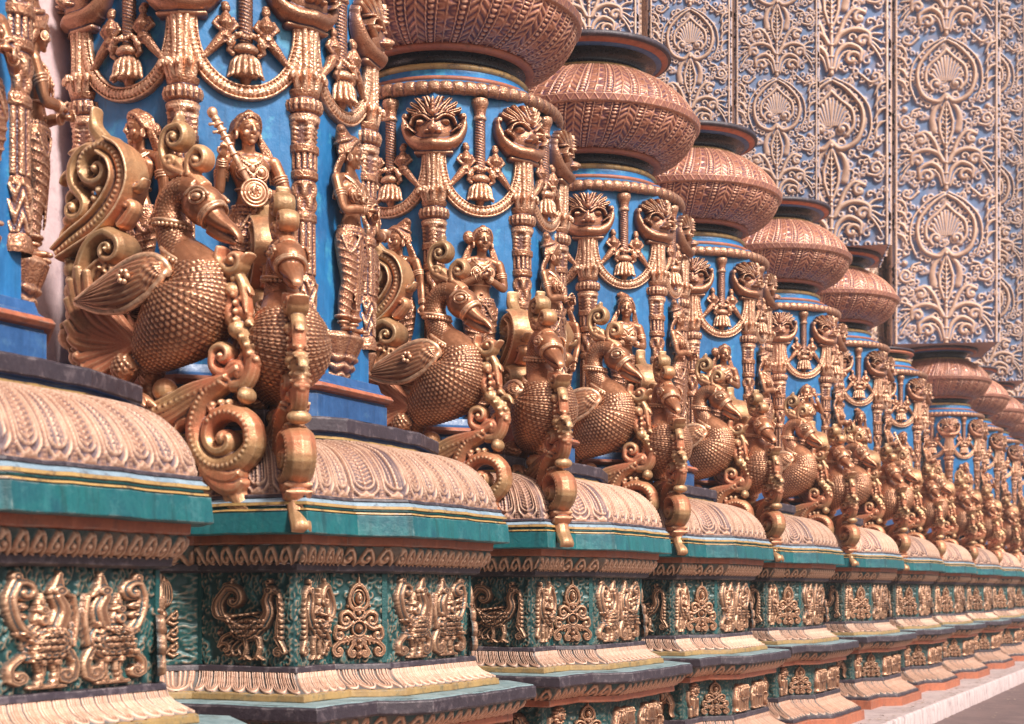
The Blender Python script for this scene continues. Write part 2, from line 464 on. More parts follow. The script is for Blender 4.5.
def btube(mb, pts, depth=None, y=0., n=30, seg=10, path=None, rmul=1.0):
    """planar tube: pts rows (px, py, r)"""
    if path is None:
        C = cr(np.asarray(pts, float), n)
    else: C = path
    xz = bp2(C[:, :2]); r = C[:, 2] * K * rmul
    P = np.stack([xz[:, 0], np.full(len(xz), 0.) + (np.asarray(y) if np.ndim(y) else y) * K, xz[:, 1]], -1)
    mb.tube(P, r, seg, depth=(r if depth is None else np.minimum(np.broadcast_to(np.asarray(depth, float) * K, r.shape), r * 6)), dirn=(0, 1, 0))
    return P, r


def bscroll(mb, pts, c, turns, r_end=3., depth=None, y=0., ridge=0.):
    A = cr(np.asarray(pts, float), 26)
    dv = A[-1, :2] - A[-3, :2]; rv = A[-1, :2] - np.asarray(c, float)
    turns = abs(turns) * (1 if rv[0] * dv[1] - rv[1] * dv[0] > 0 else -1)
    S = spiral(c, A[-1, :2], turns, .16, 34)
    rr = np.linspace(A[-1, 2], r_end, 34)
    C = np.vstack([A, np.hstack([S, rr[:, None]])[1:]])
    P, r = btube(mb, None, depth, y, path=C)
    d = np.asarray(depth if depth is not None else C[:, 2].mean())
    cc = bp2(np.asarray(c, float))
    mb.ellipsoid((cc[0], y * K, cc[1]), (r_end * 1.5 * K, (float(np.mean(d)) * 1.15) * K, r_end * 1.5 * K))
    if ridge:                     # a bead string on both broad sides and raised rims
        for sd in (-1, 1):
            dd = float(np.mean(d)) * K
            L = np.concatenate([[0], np.cumsum(np.hypot(np.diff(P[:, 0]), np.diff(P[:, 2])))])
            for s_ in np.arange(.01, L[-1] * .8, ridge * K * 2.2):
                x = np.interp(s_, L, P[:, 0]); z = np.interp(s_, L, P[:, 2])
                mb.ellipsoid((x, y * K + sd * dd * .93, z), ridge * K, seg=8, rings=5)
    return C


def ball(mb, px, py, r, y=0., ry=None):
    q = bp2(np.array([px, py], float)); mb.ellipsoid((q[0], y * K, q[1]), (r * K, (ry or r) * K, r * K))


def flames(mb, C, ks, side, ln, r=5., depth=8.):
    """pointed leaves springing from one side of a scroll"""
    C = np.asarray(C, float); T = np.gradient(C[:, :2], axis=0); T /= np.linalg.norm(T, axis=1)[:, None] + 1e-9
    for k in ks:
        i = int(k * (len(C) - 1)); p, t_ = C[i, :2], T[i]; n_ = np.array([-t_[1], t_[0]]) * side
        w_ = C[i, 2] if C.shape[1] > 2 else 6
        a = p + n_ * w_ * .6
        btube(mb, [(*a, r), (*(a + n_ * ln * .45 + t_ * ln * .12), r * 1.15), (*(a + n_ * ln * .75 + t_ * ln * .45), r * .75), (*(a + n_ * ln * .85 + t_ * ln * .95), .8)], depth=depth, n=12, seg=8)


def make_bird_meshes():
    out = {}
    # ---- body
    b = MB()
    body = cr([(118, 364, 7), (133, 354, 20), (153, 338, 33), (174, 321, 42), (188, 304, 41), (191, 289, 34), (183, 274, 26), (172, 262, 21)], 40)
    btube(b, None, path=body, depth=body[:, 2] * 1.02, seg=22)
    neck = cr([(176, 268, 23), (167, 253, 18.5), (160, 238, 15.5), (157, 220, 14), (162, 206, 13.5), (174, 199, 14), (188, 204, 15)], 40)
    btube(b, None, path=neck, seg=18)
    q = bp2(np.array([195, 216.]))
    b.ellipsoid((q[0], 0, q[1]), (23 * K, 19 * K, 20 * K), Matrix.Rotation(.6, 3, 'Y'), 20, 14)
    btube(b, [(203, 224, 11.5), (210, 231, 9.8), (218, 237, 7.8), (226, 242, 5.6), (233, 249, 3.2), (235, 255, 1)], depth=[14 - .33 * k for k in range(30)], seg=12)
    btube(b, [(203, 238, 8), (214, 247, 6), (225, 253, 3.5), (230, 255, 2)], seg=10)
    rump = cr([(126, 360, 12), (120, 370, 13), (118, 378, 9)], 12)
    for sd in (-1, 1): btube(b, None, path=rump, y=sd * 20)
    axis = bp2(body[:, :2]); nax = bp2(neck[:, :2])

    def scales(co, no):
        # rows of scales measured along the body axis and round it
        A = np.vstack([axis, nax]); L = np.concatenate([[0], np.cumsum(np.hypot(*np.diff(A, axis=0).T))])
        d = (co[:, None, 0] - A[None, :, 0]) ** 2 + (co[:, None, 2] - A[None, :, 1]) ** 2
        i = d.argmin(1); T = np.gradient(A, axis=0); T /= np.linalg.norm(T, axis=1)[:, None] + 1e-9
        s_ = L[i] + (co[:, 0] - A[i, 0]) * T[i, 0] + (co[:, 2] - A[i, 1]) * T[i, 1]
        nn = (co[:, 0] - A[i, 0]) * -T[i, 1] + (co[:, 2] - A[i, 1]) * T[i, 0]
        th = np.arctan2(co[:, 1], nn)
        R = np.where(i < 40, .16, .07)
        pu = np.where(i < 40, .0255, .018)
        nwrap = np.maximum(6, np.round(2 * PI * R / pu))
        u = th / (2 * PI) * nwrap; v = s_ / (pu * .8)
        row = np.floor(v); fv = v - row
        u = u + .5 * (row % 2); fu = u - np.floor(u) - .5
        e = fu ** 2 * 3.9 + (fv - .40 - 1.0 * fu ** 2) ** 2 * 8.5
        h = np.where(e < 1, (1 - e) ** .8, 0)
        head = (co[:, 0] > nax[-4, 0] - .015) & (co[:, 2] > nax[-1, 1] - .30)
        h = np.where(head, 0, h)
        leg = co[:, 2] < .125
        return h * np.where(i < 40, .0058, .0038) * np.where(leg & (co[:, 0] < -.2), .3, 1) - .002
    out['body'] = remesh(b, 'bird_body', M['copper_bird'], .0048, 2, scales)
    # eyes, collars: fine pieces laid on the body
    f = MB()
    for sd in (-1, 1):
        q = bp2(np.array([199, 212.]))
        f.ellipsoid((q[0], sd * 18.2 * K, q[1]), (5.5 * K, 4 * K, 3.6 * K))
        th = np.linspace(0, 2 * PI, 20)
        P = np.stack([q[0] + 8.5 * K * np.cos(th), np.full(20, sd * 17.6 * K), q[1] + 6 * K * np.sin(th)], -1); f.tube(P, 1.5 * K, 6)
        br = cr([(185, 209), (193, 203), (203, 204), (211, 211)], 12); brx = bp2(br)
        f.tube(np.stack([brx[:, 0], np.full(12, sd * 16.2 * K), brx[:, 1]], -1), 1.8 * K, 6)
    for (cx, cy, r, ang, nb) in ((159.5, 229, 17.5, -.15, 26), (175, 266, 25, -.55, 34), (206, 227, 14, .75, 0), (203.5, 224.5, 14.3, .75, 0)):
        q = bp2(np.array([cx, cy])); th = np.linspace(0, 2 * PI, 41)
        ax = np.array([math.cos(ang), 0, math.sin(ang)])
        P = np.array([q[0], 0, q[1]]) + r * K * (np.cos(th)[:, None] * ax + np.sin(th)[:, None] * np.array([0, 1, 0]))
        f.tube(P, 2.2 * K, 8)
        for k in range(nb):
            t_ = 2 * PI * k / nb
            f.ellipsoid(np.array([q[0] + 4 * K * math.sin(-ang), 0, q[1] - 4 * K]) + r * 1.03 * K * (math.cos(t_) * ax + math.sin(t_) * np.array([0, 1, 0])), 2.3 * K, seg=8, rings=5)
    out['necklace'] = finish(f, 'bird_necklace', M['copper_bird'], fixn=True)
    # ---- leg
    g = MB()
    btube(g, [(119, 372, 9), (116, 382, 7.5), (121, 392, 6.5), (128, 399, 7)], n=16)
    for (dx, dy) in ((26, 0), (22, 9), (22, -9), (-12, 0)):
        btube(g, [(127, 397, 5), (127 + dx * .5, 396, 5), (127 + dx * .85, 401, 4), (127 + dx * 1.15, 406, 1.5)], n=12, y=np.linspace(0, dy * 1.25, 12), seg=8)
    for k in range(4): ball(g, 117 + k * 1.5, 378 + 5 * k, 8)
    out['leg'] = remesh(g, 'bird_leg', M['copper_bird'], .0055, 2)
    # ---- wing: a thick leaf of feathers
    up = cr([(79, 303), (108, 285), (134, 271), (156, 266), (171, 272), (176, 283)], 60)
    lo = cr([(79, 304), (106, 314), (135, 315), (157, 305), (170, 293), (176, 284)], 60)
    nv = 26; G = np.zeros((60, nv, 3)); HH = np.zeros((60, nv))
    for j in range(nv):
        v = j / (nv - 1); xz = bp2(up * (1 - v) + lo * v); u = np.linspace(0, 1, 60)
        bul = np.sin(PI * np.clip(u, 0.02, .98)) ** .5 * np.sin(PI * np.clip(v, .03, .97)) ** .5
        vv = v + .25 * (1 - u)
        fe = np.abs(((vv * 8) % 1) - .5) * 2
        sh = (np.sin(u * 48 + 6 * v) * np.sin(v * 25)) * .5 + .5
        h = np.where(u < .62, fe ** .6, sh)
        G[:, j, 0] = xz[:, 0]; G[:, j, 2] = xz[:, 1]
        G[:, j, 1] = (35 + 12 * bul - 9 * u * (1 - v)) * K + h * .010
    w = MB(); w.grid(G); G2 = G.copy(); G2[:, :, 1] -= 7 * K; w.grid(G2, flip=True)
    ed = np.concatenate([G[:, 0], G[::-1, -1]]); w.tube(np.vstack([ed, ed[:1]]) - np.array([0, 3 * K, 0]), 4 * K, 8)
    # rosette on the shoulder
    q = bp2(np.array([142., 287.]))
    for k in range(6):
        w.ellipsoid((q[0] + 5 * K * math.cos(k), 49 * K, q[1] + 5 * K * math.sin(k)), 2.8 * K, seg=8, rings=5)
    out['wing'] = finish(w, 'bird_wing', M['copper_bird'], fixn=True)
    w2 = MB(); V, Q, T, A = w.arrays(); V = V * np.array([1, -1, 1]); w2.add(V, Q[:, ::-1], T[:, ::-1]); out['wing_far'] = finish(w2, 'bird_wing_far', M['copper_bird'], fixn=True)
    # ---- tail: strands from the rump sweeping back and up
    t = MB()
    ends = [((105, 362), (88, 374)), ((100, 358), (74, 366)), ((94, 352), (66, 352)), ((92, 346), (60, 336)), ((92, 340), (57, 318)),
            ((88, 334), (58, 298)), ((86, 328), (62, 280)), ((92, 322), (70, 268)), ((98, 318), (80, 272))]
    for k, (m_, e) in enumerate(ends):
        for yy in (-24, -8, 8, 24):
            sp = .75 + .25 * math.cos(yy / 24)
            j = rnd.uniform(-3, 3)
            btube(t, [(128, 346, 5), (m_[0] + j * .5, m_[1], 6.2), ((m_[0] + e[0]) / 2 - 4, (m_[1] + e[1]) / 2 + 3 + j, 6.4), (e[0] + (1 - sp) * 30, e[1] + j * .5, 4.5)], y=np.linspace(yy * .6, yy * 1.15, 22), n=22, seg=8)
    bscroll(t, [(66, 330, 6), (60, 300, 7), (63, 268, 8), (74, 244, 8), (92, 234, 8), (106, 240, 7)], (98, 251), -1.25, 3, 20, 0, 0)
    for k in range(4):
        bscroll(t, [(80 + 3 * k, 318, 4.5), (70 + 6 * k, 295 - 3 * k, 5), (73 + 7 * k, 272 - 1 * k, 5), (84 + 6 * k, 262 + 3 * k, 4)], (90 + 5 * k, 268 + 4 * k), -.7, 2.5, 18 - 2 * k)
    btube(t, [(92, 296, 4), (104, 280, 8), (116, 270, 7), (128, 263, 1)], depth=14)
    btube(t, [(94, 300, 4), (106, 288, 6), (116, 283, 6), (127, 276, 1)], depth=12)
    bscroll(t, [(88, 300, 5), (86, 286, 6), (94, 276, 6), (101, 280, 5)], (96, 284), -.8, 3, 16)
    for (px, py, r) in ((46, 246, 9), (48, 264, 11), (51, 286, 13), (49, 308, 10), (44, 330, 13), (50, 350, 8)):
        ball(t, px, py, r, 0, r * 1.1); ball(t, px - 3, py - r * .8, r * .5, 0, r)
    for k in range(7):
        ball(t, 44 + 8 * math.cos(k * .9), 331 + 8 * math.sin(k * .9), 3.5, 13)
    left = cr([(62, 372, 5), (50, 345, 5), (47, 310, 5), (50, 275, 5), (60, 248, 5)], 40)
    flames(t, left, (.05, .2, .35, .5, .65, .8, .95), 1, 17, 5, 11); flames(t, left, (.12, .28, .44, .6, .76, .9), 1, 12, 4, 14)
    out['tail'] = remesh(t, 'bird_tail', M['gold'], .0048, 1,
                         attr=lambda co: np.clip((np.hypot(co[:, 0] + .25, co[:, 2] - .22) - .13) / .34 - .1 + .12 * np.sin(co[:, 2] * 60), 0, 1))
    # ---- plume: the big S scroll behind the neck
    p = MB()
    bscroll(p, [(50, 248, 6), (70, 236, 9), (96, 222, 10.5), (116, 203, 11), (126, 181, 10.5), (120, 159, 9.5), (104, 147, 8.5), (87, 151, 7.5)], (96, 169), -.95, 4, 15, 0, 2.3)
    C = cr([(50, 248, 6), (70, 236, 9), (96, 222, 10.5), (116, 203, 11), (126, 181, 10.5), (120, 159, 9.5), (104, 147, 8.5)], 30)
    for off in (-.9, .9):         # raised rims
        T = np.gradient(C[:, :2], axis=0); T /= np.linalg.norm(T, axis=1)[:, None]
        rim = C[:, :2] + np.stack([-T[:, 1], T[:, 0]], -1) * C[:, 2:3] * off
        btube(p, None, path=np.hstack([rim, np.full((30, 1), 3.2)]), depth=20)
    bscroll(p, [(100, 150, 6), (82, 147, 7), (67, 160, 7.5), (66, 178, 7.5), (76, 192, 7)], (68, 204), 1.0, 3.5, 13, 0, 0)
    btube(p, [(108, 148, 7), (96, 138, 9), (88, 125, 7), (90, 106, 1)], depth=9)
    btube(p, [(118, 160, 8), (112, 146, 8), (108, 138, 2)], depth=9)
    ball(p, 68, 150, 8); ball(p, 94, 182, 6, 0, 15); ball(p, 98, 190, 5.5, 0, 13); ball(p, 92, 197, 5, 0, 12); ball(p, 60, 215, 8, 0, 11)
    bscroll(p, [(118, 226, 4), (124, 222, 7), (133, 212, 6)], (129, 208), .6, 2.5, 10)
    pc = cr([(52, 246, 7), (72, 234, 11), (98, 221, 13.5), (117, 203, 14), (126, 182, 13.5), (120, 162, 12), (104, 151, 10.5), (88, 155, 9.5)], 50)
    flames(p, pc, (.30, .42, .54), 1, 13, 4.5, 8); flames(p, pc, (.06, .18, .30), -1, 17, 5, 9); flames(p, pc, (.74, .83, .93), -1, 17, 5, 9)
    lc = cr([(84, 152, 8), (70, 163, 9), (68, 180, 9), (76, 196, 8), (70, 212, 7)], 30)
    flames(p, lc, (.12, .35, .58, .8), -1, 15, 4.5, 8); flames(p, lc, (.12, .35, .58, .8), 1, 13, 4.5, 8)
    p.xform(Matrix.Translation((-16 * K, 0, -1 * K)))
    out['plume'] = remesh(p, 'bird_plume', M['gold'], .0045, 1,
                          attr=lambda co: np.clip(.25 + (co[:, 2] - .72) * 1.6 + .55 * (co[:, 0] < -.42) + .25 * np.sin(co[:, 0] * 40), 0, 1))
    # ---- crest on the head
    c = MB()
    btube(c, [(196, 200, 8), (186, 190, 7), (176, 182, 7), (168, 172, 6)], depth=9)
    bscroll(c, [(178, 186, 6), (160, 176, 5), (153, 160, 5.5), (158, 143, 6), (172, 139, 5.5)], (167, 150), -1.1, 3, 11, 0, 0)
    bscroll(c, [(176, 184, 5), (163, 184, 5), (156, 176, 4.5)], (163, 173), -.9, 3, 10)
    bscroll(c, [(182, 188, 5), (182, 172, 5.5), (190, 163, 5)], (191, 174), -1.0, 3, 10)
    btube(c, [(164, 142, 5), (167, 134, 5), (170, 127, 1)], depth=7)
    out['crest'] = remesh(c, 'bird_crest', M['gold'], .0045, 1, attr=lambda co: np.clip(.45 + (co[:, 2] - .92) * 4, 0, 1))
    # ---- breast scroll: the chain of foliage hanging from the beak to below the feet
    s = MB()
    bscroll(s, [(216, 258, 4), (214, 270, 5.5), (224, 281, 6)], (230, 272), .9, 3, 11)
    btube(s, [(222, 272, 5), (236, 274, 6), (247, 266, 1)], depth=10)
    btube(s, [(222, 279, 6), (229, 293, 7.5), (233, 308, 7), (238, 322, 6), (250, 334, 1.5)], depth=[5 + 2.5 * math.sin(k * .7) for k in range(30)])
    btube(s, [(225, 276, 4), (237, 292, 5), (241, 310, 5), (244, 322, 2)], depth=7)
    bscroll(s, [(224, 300, 5), (224, 322, 7), (236, 338, 8.5), (246, 354, 9), (247, 372, 9), (240, 386, 8.5), (228, 388, 7)], (234, 377), 1.0, 3.5, 8, 0, 0)
    bscroll(s, [(236, 372, 6), (222, 378, 6.5), (209, 370, 6), (208, 356, 5.5)], (218, 360), -.95, 3, 11, 0, 0)
    for k in range(5):            # fanned band running back to the feet
        o_ = (k - 2) * 5.2
        btube(s, [(226, 380, 4.5), (206, 388 + o_ * .5, 4.5), (182, 398 + o_ * .95, 5), (160, 408 + o_, 5), (140, 412 + o_ * .8, 3.5)], depth=15 - abs(k - 2), n=24)
    for sd in (-1, 1):
        for k in range(11): ball(s, 214 - k * 6.6, 388 + k * 2.0, 2.1, sd * 13)
    bscroll(s, [(222, 384, 8), (206, 392, 10), (194, 407, 11), (189, 428, 12), (195, 450, 12), (213, 463, 12), (235, 460, 11), (249, 445, 10), (248, 428, 9)], (221, 437), 1.0, 6, 14, 0, 2.4)
    btube(s, [(194, 446, 8), (206, 466, 11), (226, 474, 11), (240, 470, 4)], depth=14)
    btube(s, [(198, 462, 8), (215, 478, 11), (232, 484, 9), (243, 478, 3)], depth=13)
    btube(s, [(224, 476, 9), (233, 492, 10), (240, 504, 8), (250, 516, 7), (251, 523, 2)], depth=10)
    btube(s, [(222, 480, 7), (226, 496, 8), (236, 508, 6), (240, 516, 2)], depth=8)
    for k in range(9): ball(s, 226 + 2.4 * k + 3 * math.sin(k), 296 + 8 * k, 4.2, 0, 11)
    for k in range(16):
        a_ = -1.9 + k * .27; ball(s, 219 - 31 * math.cos(a_ - .4), 434 + 31 * math.sin(a_ - .4) * -1, 3.6, 0, 9)
    ball(s, 152, 388, 12, 0, 13)
    for (px, py, r) in ((232, 336, 9), (241, 398, 8), (228, 300, 8)): ball(s, px, py, r, 0, 12)
    vc = cr([(206, 392, 10), (194, 407, 11), (189, 428, 12), (195, 450, 12), (213, 463, 12), (235, 460, 11), (249, 445, 10)], 50)
    flames(s, vc, (.12, .28, .44, .60), 1, 16, 5, 9); flames(s, vc, (.12, .28, .44, .60), -1, 14, 5, 9)
    ch = cr([(224, 285, 6), (236, 318, 7), (246, 354, 9), (247, 372, 9)], 30)
    flames(s, ch, (.15, .55), -1, 13, 4, 5); flames(s, ch, (.35, .75), 1, 10, 3.5, 4)
    for k in range(14): q_ = ch[2 * k + 1]; ball(s, q_[0] + q_[2] * .7, q_[1], 4.4, 0, 4.5 + 3.5 * (k % 3 == 0))
    out['breast_scroll'] = remesh(s, 'bird_breast_scroll', M['gold'], .0048, 1,
                                  attr=lambda co: np.clip(.62 + .5 * np.sin(co[:, 2] * 26 + 1.2) - .75 * np.exp(-((co[:, 0] - .1) ** 2 + (co[:, 2] - .05) ** 2) / .012), 0, 1))
    return out


def make_bird(me):
    root = ob('peacock_statue', None)
    ob('body', me['body'], root); ob('necklace', me['necklace'], root)
    for sd in (-1, 1): ob('leg', me['leg'], root, (0, sd * 20 * K, 0))
    ob('wing', me['wing'], root); ob('wing', me['wing_far'], root)
    ob('tail', me['tail'], root); ob('plume', me['plume'], root); ob('crest', me['crest'], root); ob('breast_scroll', me['breast_scroll'], root)
    return root
# ------------------------------------------------------------------ statues of women (0.98 m tall, y outward)
def curve3(P, n=24): return cr(np.asarray(P, float), n)


def ring3(mb, c, rx, ry, r, ax=(0, 0, 1), n=28, seg=7, beads=0, br=.006):
    ax = Vector(ax).normalized(); q = ax.to_track_quat('Z', 'Y').to_matrix()
    th = np.linspace(0, 2 * PI, n + 1)
    L = np.stack([rx * np.cos(th), ry * np.sin(th), 0 * th], -1) @ np.array(q).T + np.asarray(c)
    mb.tube(L, r, seg)
    for k in range(beads):
        t_ = 2 * PI * k / beads
        p = np.array([rx * 1.04 * math.cos(t_), ry * 1.04 * math.sin(t_), 0]) @ np.array(q).T + np.asarray(c)
        mb.ellipsoid(p, br, seg=8, rings=5)


def make_figure_meshes(nm, R, L, yaw=0., sway=1., hip=.02, bun=0, cap=0, extra=None, lean=0.):
    """R, L: (elbow, hand) of the arm on the viewer's left / right"""
    mir = lambda t: tuple((-p[0], p[1], p[2]) for p in t)
    R, L = mir(L), mir(R)
    R, L = R, L; yaw, bun, cap, lean, sway = -yaw, -bun, -cap, -lean, -sway
    o = {}
    sx = lambda z: hip * sway * math.sin(PI * min(max(z / .95, 0), 1) * 1.0) * (1 if z < .6 else 1 - (z - .6) * 2.2)
    S = lambda x, y, z: (x + sx(z) + lean * max(0, z - .5), y, z)
    b = MB()
    T = [(0, 0, .44, .092), (0, 0, .49, .091), (0, 0, .535, .075), (0, .004, .575, .064), (0, .006, .62, .071), (0, .004, .67, .088), (0, 0, .715, .095), (0, -.002, .748, .068), (0, -.002, .765, .040), (0, .004, .79, .031), (0, .01, .83, .031)]
    C = cr([(*S(*t[:3]), t[3]) for t in T], 50)
    b.tube(C[:, :3], C[:, 3], 20, depth=C[:, 3] * np.interp(C[:, 2], [.44, .55, .7, .76, .83], [.72, .72, .66, .8, 1.0]), dirn=(0, 1, 0))
    for s in (-1, 1):
        b.ellipsoid(S(s * .040, .052, .672), (.039, .036, .037))
        b.ellipsoid(S(s * .114, -.002, .738), (.036, .033, .032))
        b.tube(curve3([S(s * .02, 0, .765), S(s * .06, -.004, .757), S(s * .10, 0, .742)], 10), .024, 10)
    b.ellipsoid(S(0, .062, .545), (.012, .006, .008))
    hands = []
    for s, (el, ha) in ((-1, R), (1, L)):
        sh = np.array(S(s * .121, 0, .735)); el = np.array(S(*el)); ha = np.array(S(*ha))
        P = np.vstack([sh, sh * .5 + el * .5 + np.array([s * .004, 0, 0]), el, el * .5 + ha * .5, ha]); Cc = cr(np.hstack([P, [[.031], [.030], [.0245], [.0235], [.0165]]]), 30)
        b.tube(Cc[:, :3], Cc[:, 3], 12)
        d = ha - el; d /= np.linalg.norm(d); pl = ha + d * .026
        sid = np.cross(d, (0, 1, 0)); sid /= np.linalg.norm(sid) + 1e-9
        q = Vector(d).to_track_quat('Z', 'Y').to_matrix()
        b.ellipsoid(pl, (.020, .012, .026), q)
        for k, (off, ln) in enumerate(((-.0145, .030), (-.005, .037), (.005, .034), (.0145, .026))):
            a = pl + d * .018 + sid * off; e = a + d * ln * .6 + np.array([0, .008, 0]); f = a + d * ln + np.array([0, .000, 0]) - np.array([0, .006, 0])
            b.tube(np.array([a, e, f]), [.0062, .0056, .004], 7)
        a = pl - d * .008 + sid * .014 * (1 if s < 0 else -1) + np.array([0, .006, 0])
        b.tube(np.array([a, a + sid * .014 * (1 if s < 0 else -1) + d * .015 + np.array([0, .008, 0]), a + sid * .012 * (1 if s < 0 else -1) + d * .032 + np.array([0, .008, 0])]), [.0075, .0065, .0045], 7)
        hands.append((sh, el, ha, d))
    for s in (-1, 1):
        lx = s * .046
        Cc = cr([(*S(lx, 0, .45), .060), (*S(lx * .95, .012, .34), .054), (*S(lx * .82, .016, .25), .040), (*S(lx * .86, -.004, .17), .037), (*S(lx * .92, -.006, .09), .026), (*S(lx * .95, -.004, .03), .024)], 30)
        b.tube(Cc[:, :3], Cc[:, 3], 14)
        b.ellipsoid(S(lx * 1.15, .034, .014), (.023, .050, .014)); b.ellipsoid(S(lx * 1.3, .075, .010), (.022, .018, .010))
    # head
    h = MB()
    h.ellipsoid((0, 0, .012), (.054, .062, .062), seg=22, rings=14); h.ellipsoid((0, .014, -.022), (.043, .046, .050), seg=20, rings=12)
    h.ellipsoid((0, .046, -.058), (.015, .013, .012))
    h.tube([(0, .056, .022), (0, .066, .004), (0, .074, -.014), (0, .066, -.022)], [.007, .008, .0105, .008], 8)
    h.ellipsoid((0, .056, -.034), (.018, .009, .0045)); h.ellipsoid((0, .055, -.043), (.014, .009, .005))
    for s in (-1, 1):
        h.ellipsoid((s * .0225, .050, .004), (.0145, .010, .0065)); h.tube([(s * .008, .060, .018), (s * .022, .060, .024), (s * .040, .045, .018)], [.0035, .004, .0025], 7)
        h.tube([(s * .009, .058, .007), (s * .022, .0615, .0125), (s * .037, .050, .006)], .0026, 6)
        h.ellipsoid((s * .026, .040, -.022), (.018, .014, .017)); h.ellipsoid((s * .053, -.002, -.004), (.008, .014, .020)); h.ellipsoid((s * .009, .064, -.019), (.006, .007, .005))
    hc = np.array(S(0, .014, .878))
    Rz = Matrix.Translation(hc) @ Matrix.Rotation(yaw, 4, 'Z') @ Matrix.Rotation(lean * 1.2, 4, 'Y')
    h.xform(Rz)
    V, Q, Tt, A = h.arrays(); b.add(V, Q, Tt)
    o['body'] = remesh(b, nm + '_body', M['copper'], .0042, 1)
    # hair
    k = MB()
    k.ellipsoid((0, -.016, .022), (.063, .066, .066), seg=20, rings=14)
    for j in range(9):
        t_ = j / 8.
        for s in (-1, 1):
            k.tube(curve3([(0, .050 - .09 * t_, .070 + .022 * math.sin(PI * t_)), (s * .034, .042 - .09 * t_, .062 - .004 * t_), (s * .058, .018 - .07 * t_, .030), (s * .064, -.004 - .055 * t_, -.004 - .01 * t_)], 12), .0085, 7)
    for j in range(9): k.ellipsoid((.046 * math.sin((j - 4) * .3), .056 * math.cos((j - 4) * .3), .056 - .03 * abs((j - 4) / 4) ** 1.5), .007, seg=8, rings=5)
    if bun and abs(bun) == 2:
        k.ellipsoid((0, -.085, .0), (.040, .036, .042)); ring3(k, (0, -.062, .005), .03, .03, .007, (0, 1, 0)); bun = 0
    if bun:
        k.ellipsoid((bun * .085, -.02, .018), (.037, .035, .040)); ring3(k, (bun * .063, -.015, .016), .028, .028, .007, (1, 0, 0))
    if cap:
        k.tube([(cap * .01, -.03, .05), (cap * .022, -.045, .085), (cap * .055, -.05, .115), (cap * .075, -.04, .108)], [.058, .046, .026, .010], 14); ring3(k, (cap * .012, -.035, .062), .058, .055, .009, (.2 * cap, -.3, 1), beads=16, br=.008)
    else:
        ring3(k, (0, -.012, .040), .060, .066, .006, (0, -.35, 1), beads=18, br=.007)
    k.xform(Rz)
    for s in (-1, 1):             # locks over the shoulders
        for j in range(3):
            k.tube(curve3([np.array(Rz @ Vector((s * .058, -.03, -.02 + .01 * j))), S(s * (.075 + .012 * j), -.02, .79), S(s * (.095 + .012 * j), -.028 + .01 * j, .72), S(s * (.10 + .014 * j), -.03, .64)], 14), [.013] * 9 + [.011, .009, .008, .007, .004], 8)
    o['hair'] = remesh(k, nm + '_hair', M['copper_carved'], .0042, 1)
    # skirt with swags, pleat, belt
    g = MB()
    for s in (-1, 1):
        lx = s * .047
        Cc = cr([(*S(lx * .9, 0, .485), .064), (*S(lx * 1.0, 0, .44), .068), (*S(lx * .95, .012, .34), .060), (*S(lx * .82, .016, .25), .046), (*S(lx * .86, -.002, .17), .043), (*S(lx * .92, -.004, .09), .036), (*S(lx * .95, -.004, .065), .041)], 34)
        g.tube(Cc[:, :3], Cc[:, 3], 16)
        for j in range(10):
            z = .43 - j * .037
            i = np.abs(Cc[:, 2] - z).argmin(); c = Cc[i, :3]; r = Cc[i, 3] * 1.015
            th = np.linspace(-.2, PI + .2, 16)
            P = np.stack([c[0] + r * np.cos(th), c[1] + r * np.sin(th), z - .014 * np.sin(th) + s * .010 * np.cos(th)], -1)
            g.tube(P, .0048, 6)
        ring3(g, Cc[-1, :3] + np.array([0, 0, .012]), .047, .047, .007, beads=14, br=.006)
    for j in range(5):            # centre pleat
        x = (j - 2) * .009
        zz = np.linspace(.47, .12 + .018 * abs(j - 2), 16)
        g.tube(np.array([S(x + .012 * sway * (z < .3) * 0, np.interp(z, [.1, .25, .35, .47], [.048, .064, .074, .070]) + .004 * (j % 2), z) for z in zz]), .0062, 6)
    for s in (-1, 1):
        zz = np.linspace(.46, .16, 14)
        for i, z in enumerate(zz): g.ellipsoid(S(s * .026, np.interp(z, [.1, .25, .35, .47], [.05, .064, .078, .076]), z), .0055, seg=7, rings=5)
        th = np.linspace(.15, 1.35, 12)   # sash over each thigh
        g.tube(np.array([S(s * .115 * math.sin(t_), .085 * math.cos(t_) + .0, .485 - .10 * math.sin(t_ * 2) ** 2) for t_ in th]), .008, 7)
    ring3(g, S(0, 0, .497), .094, .072, .011); ring3(g, S(0, 0, .518), .086, .066, .007, beads=26, br=.008); ring3(g, S(0, 0, .478), .098, .077, .006, beads=24, br=.007)
    g.ellipsoid(S(0, .078, .498), (.020, .010, .020))
    o['skirt'] = remesh(g, nm + '_skirt', M['copper_carved'], .0045, 1)
    # jewellery, each piece for itself
    J = {}
    j_ = J['necklace'] = MB()
    for (hw, zt, zb, yb, r) in ((.050, .768, .735, .052, .0055), (.066, .765, .705, .074, .006), (.058, .758, .660, .092, .0045)):
        P = curve3([S(-hw, .012, zt), S(-hw * .62, yb * .86, (zt + zb * 1.6) / 2.6), S(0, yb, zb), S(hw * .62, yb * .86, (zt + zb * 1.6) / 2.6), S(hw, .012, zt)], 30)
        j_.tube(P, r, 7)
        for p in P[3:-3:2]: j_.ellipsoid(p + np.array([0, .004, -.006]), .0058, seg=8, rings=5)
    j_.ellipsoid(S(0, .086, .690), (.014, .008, .017)); j_.ellipsoid(S(0, .094, .650), (.011, .008, .013))
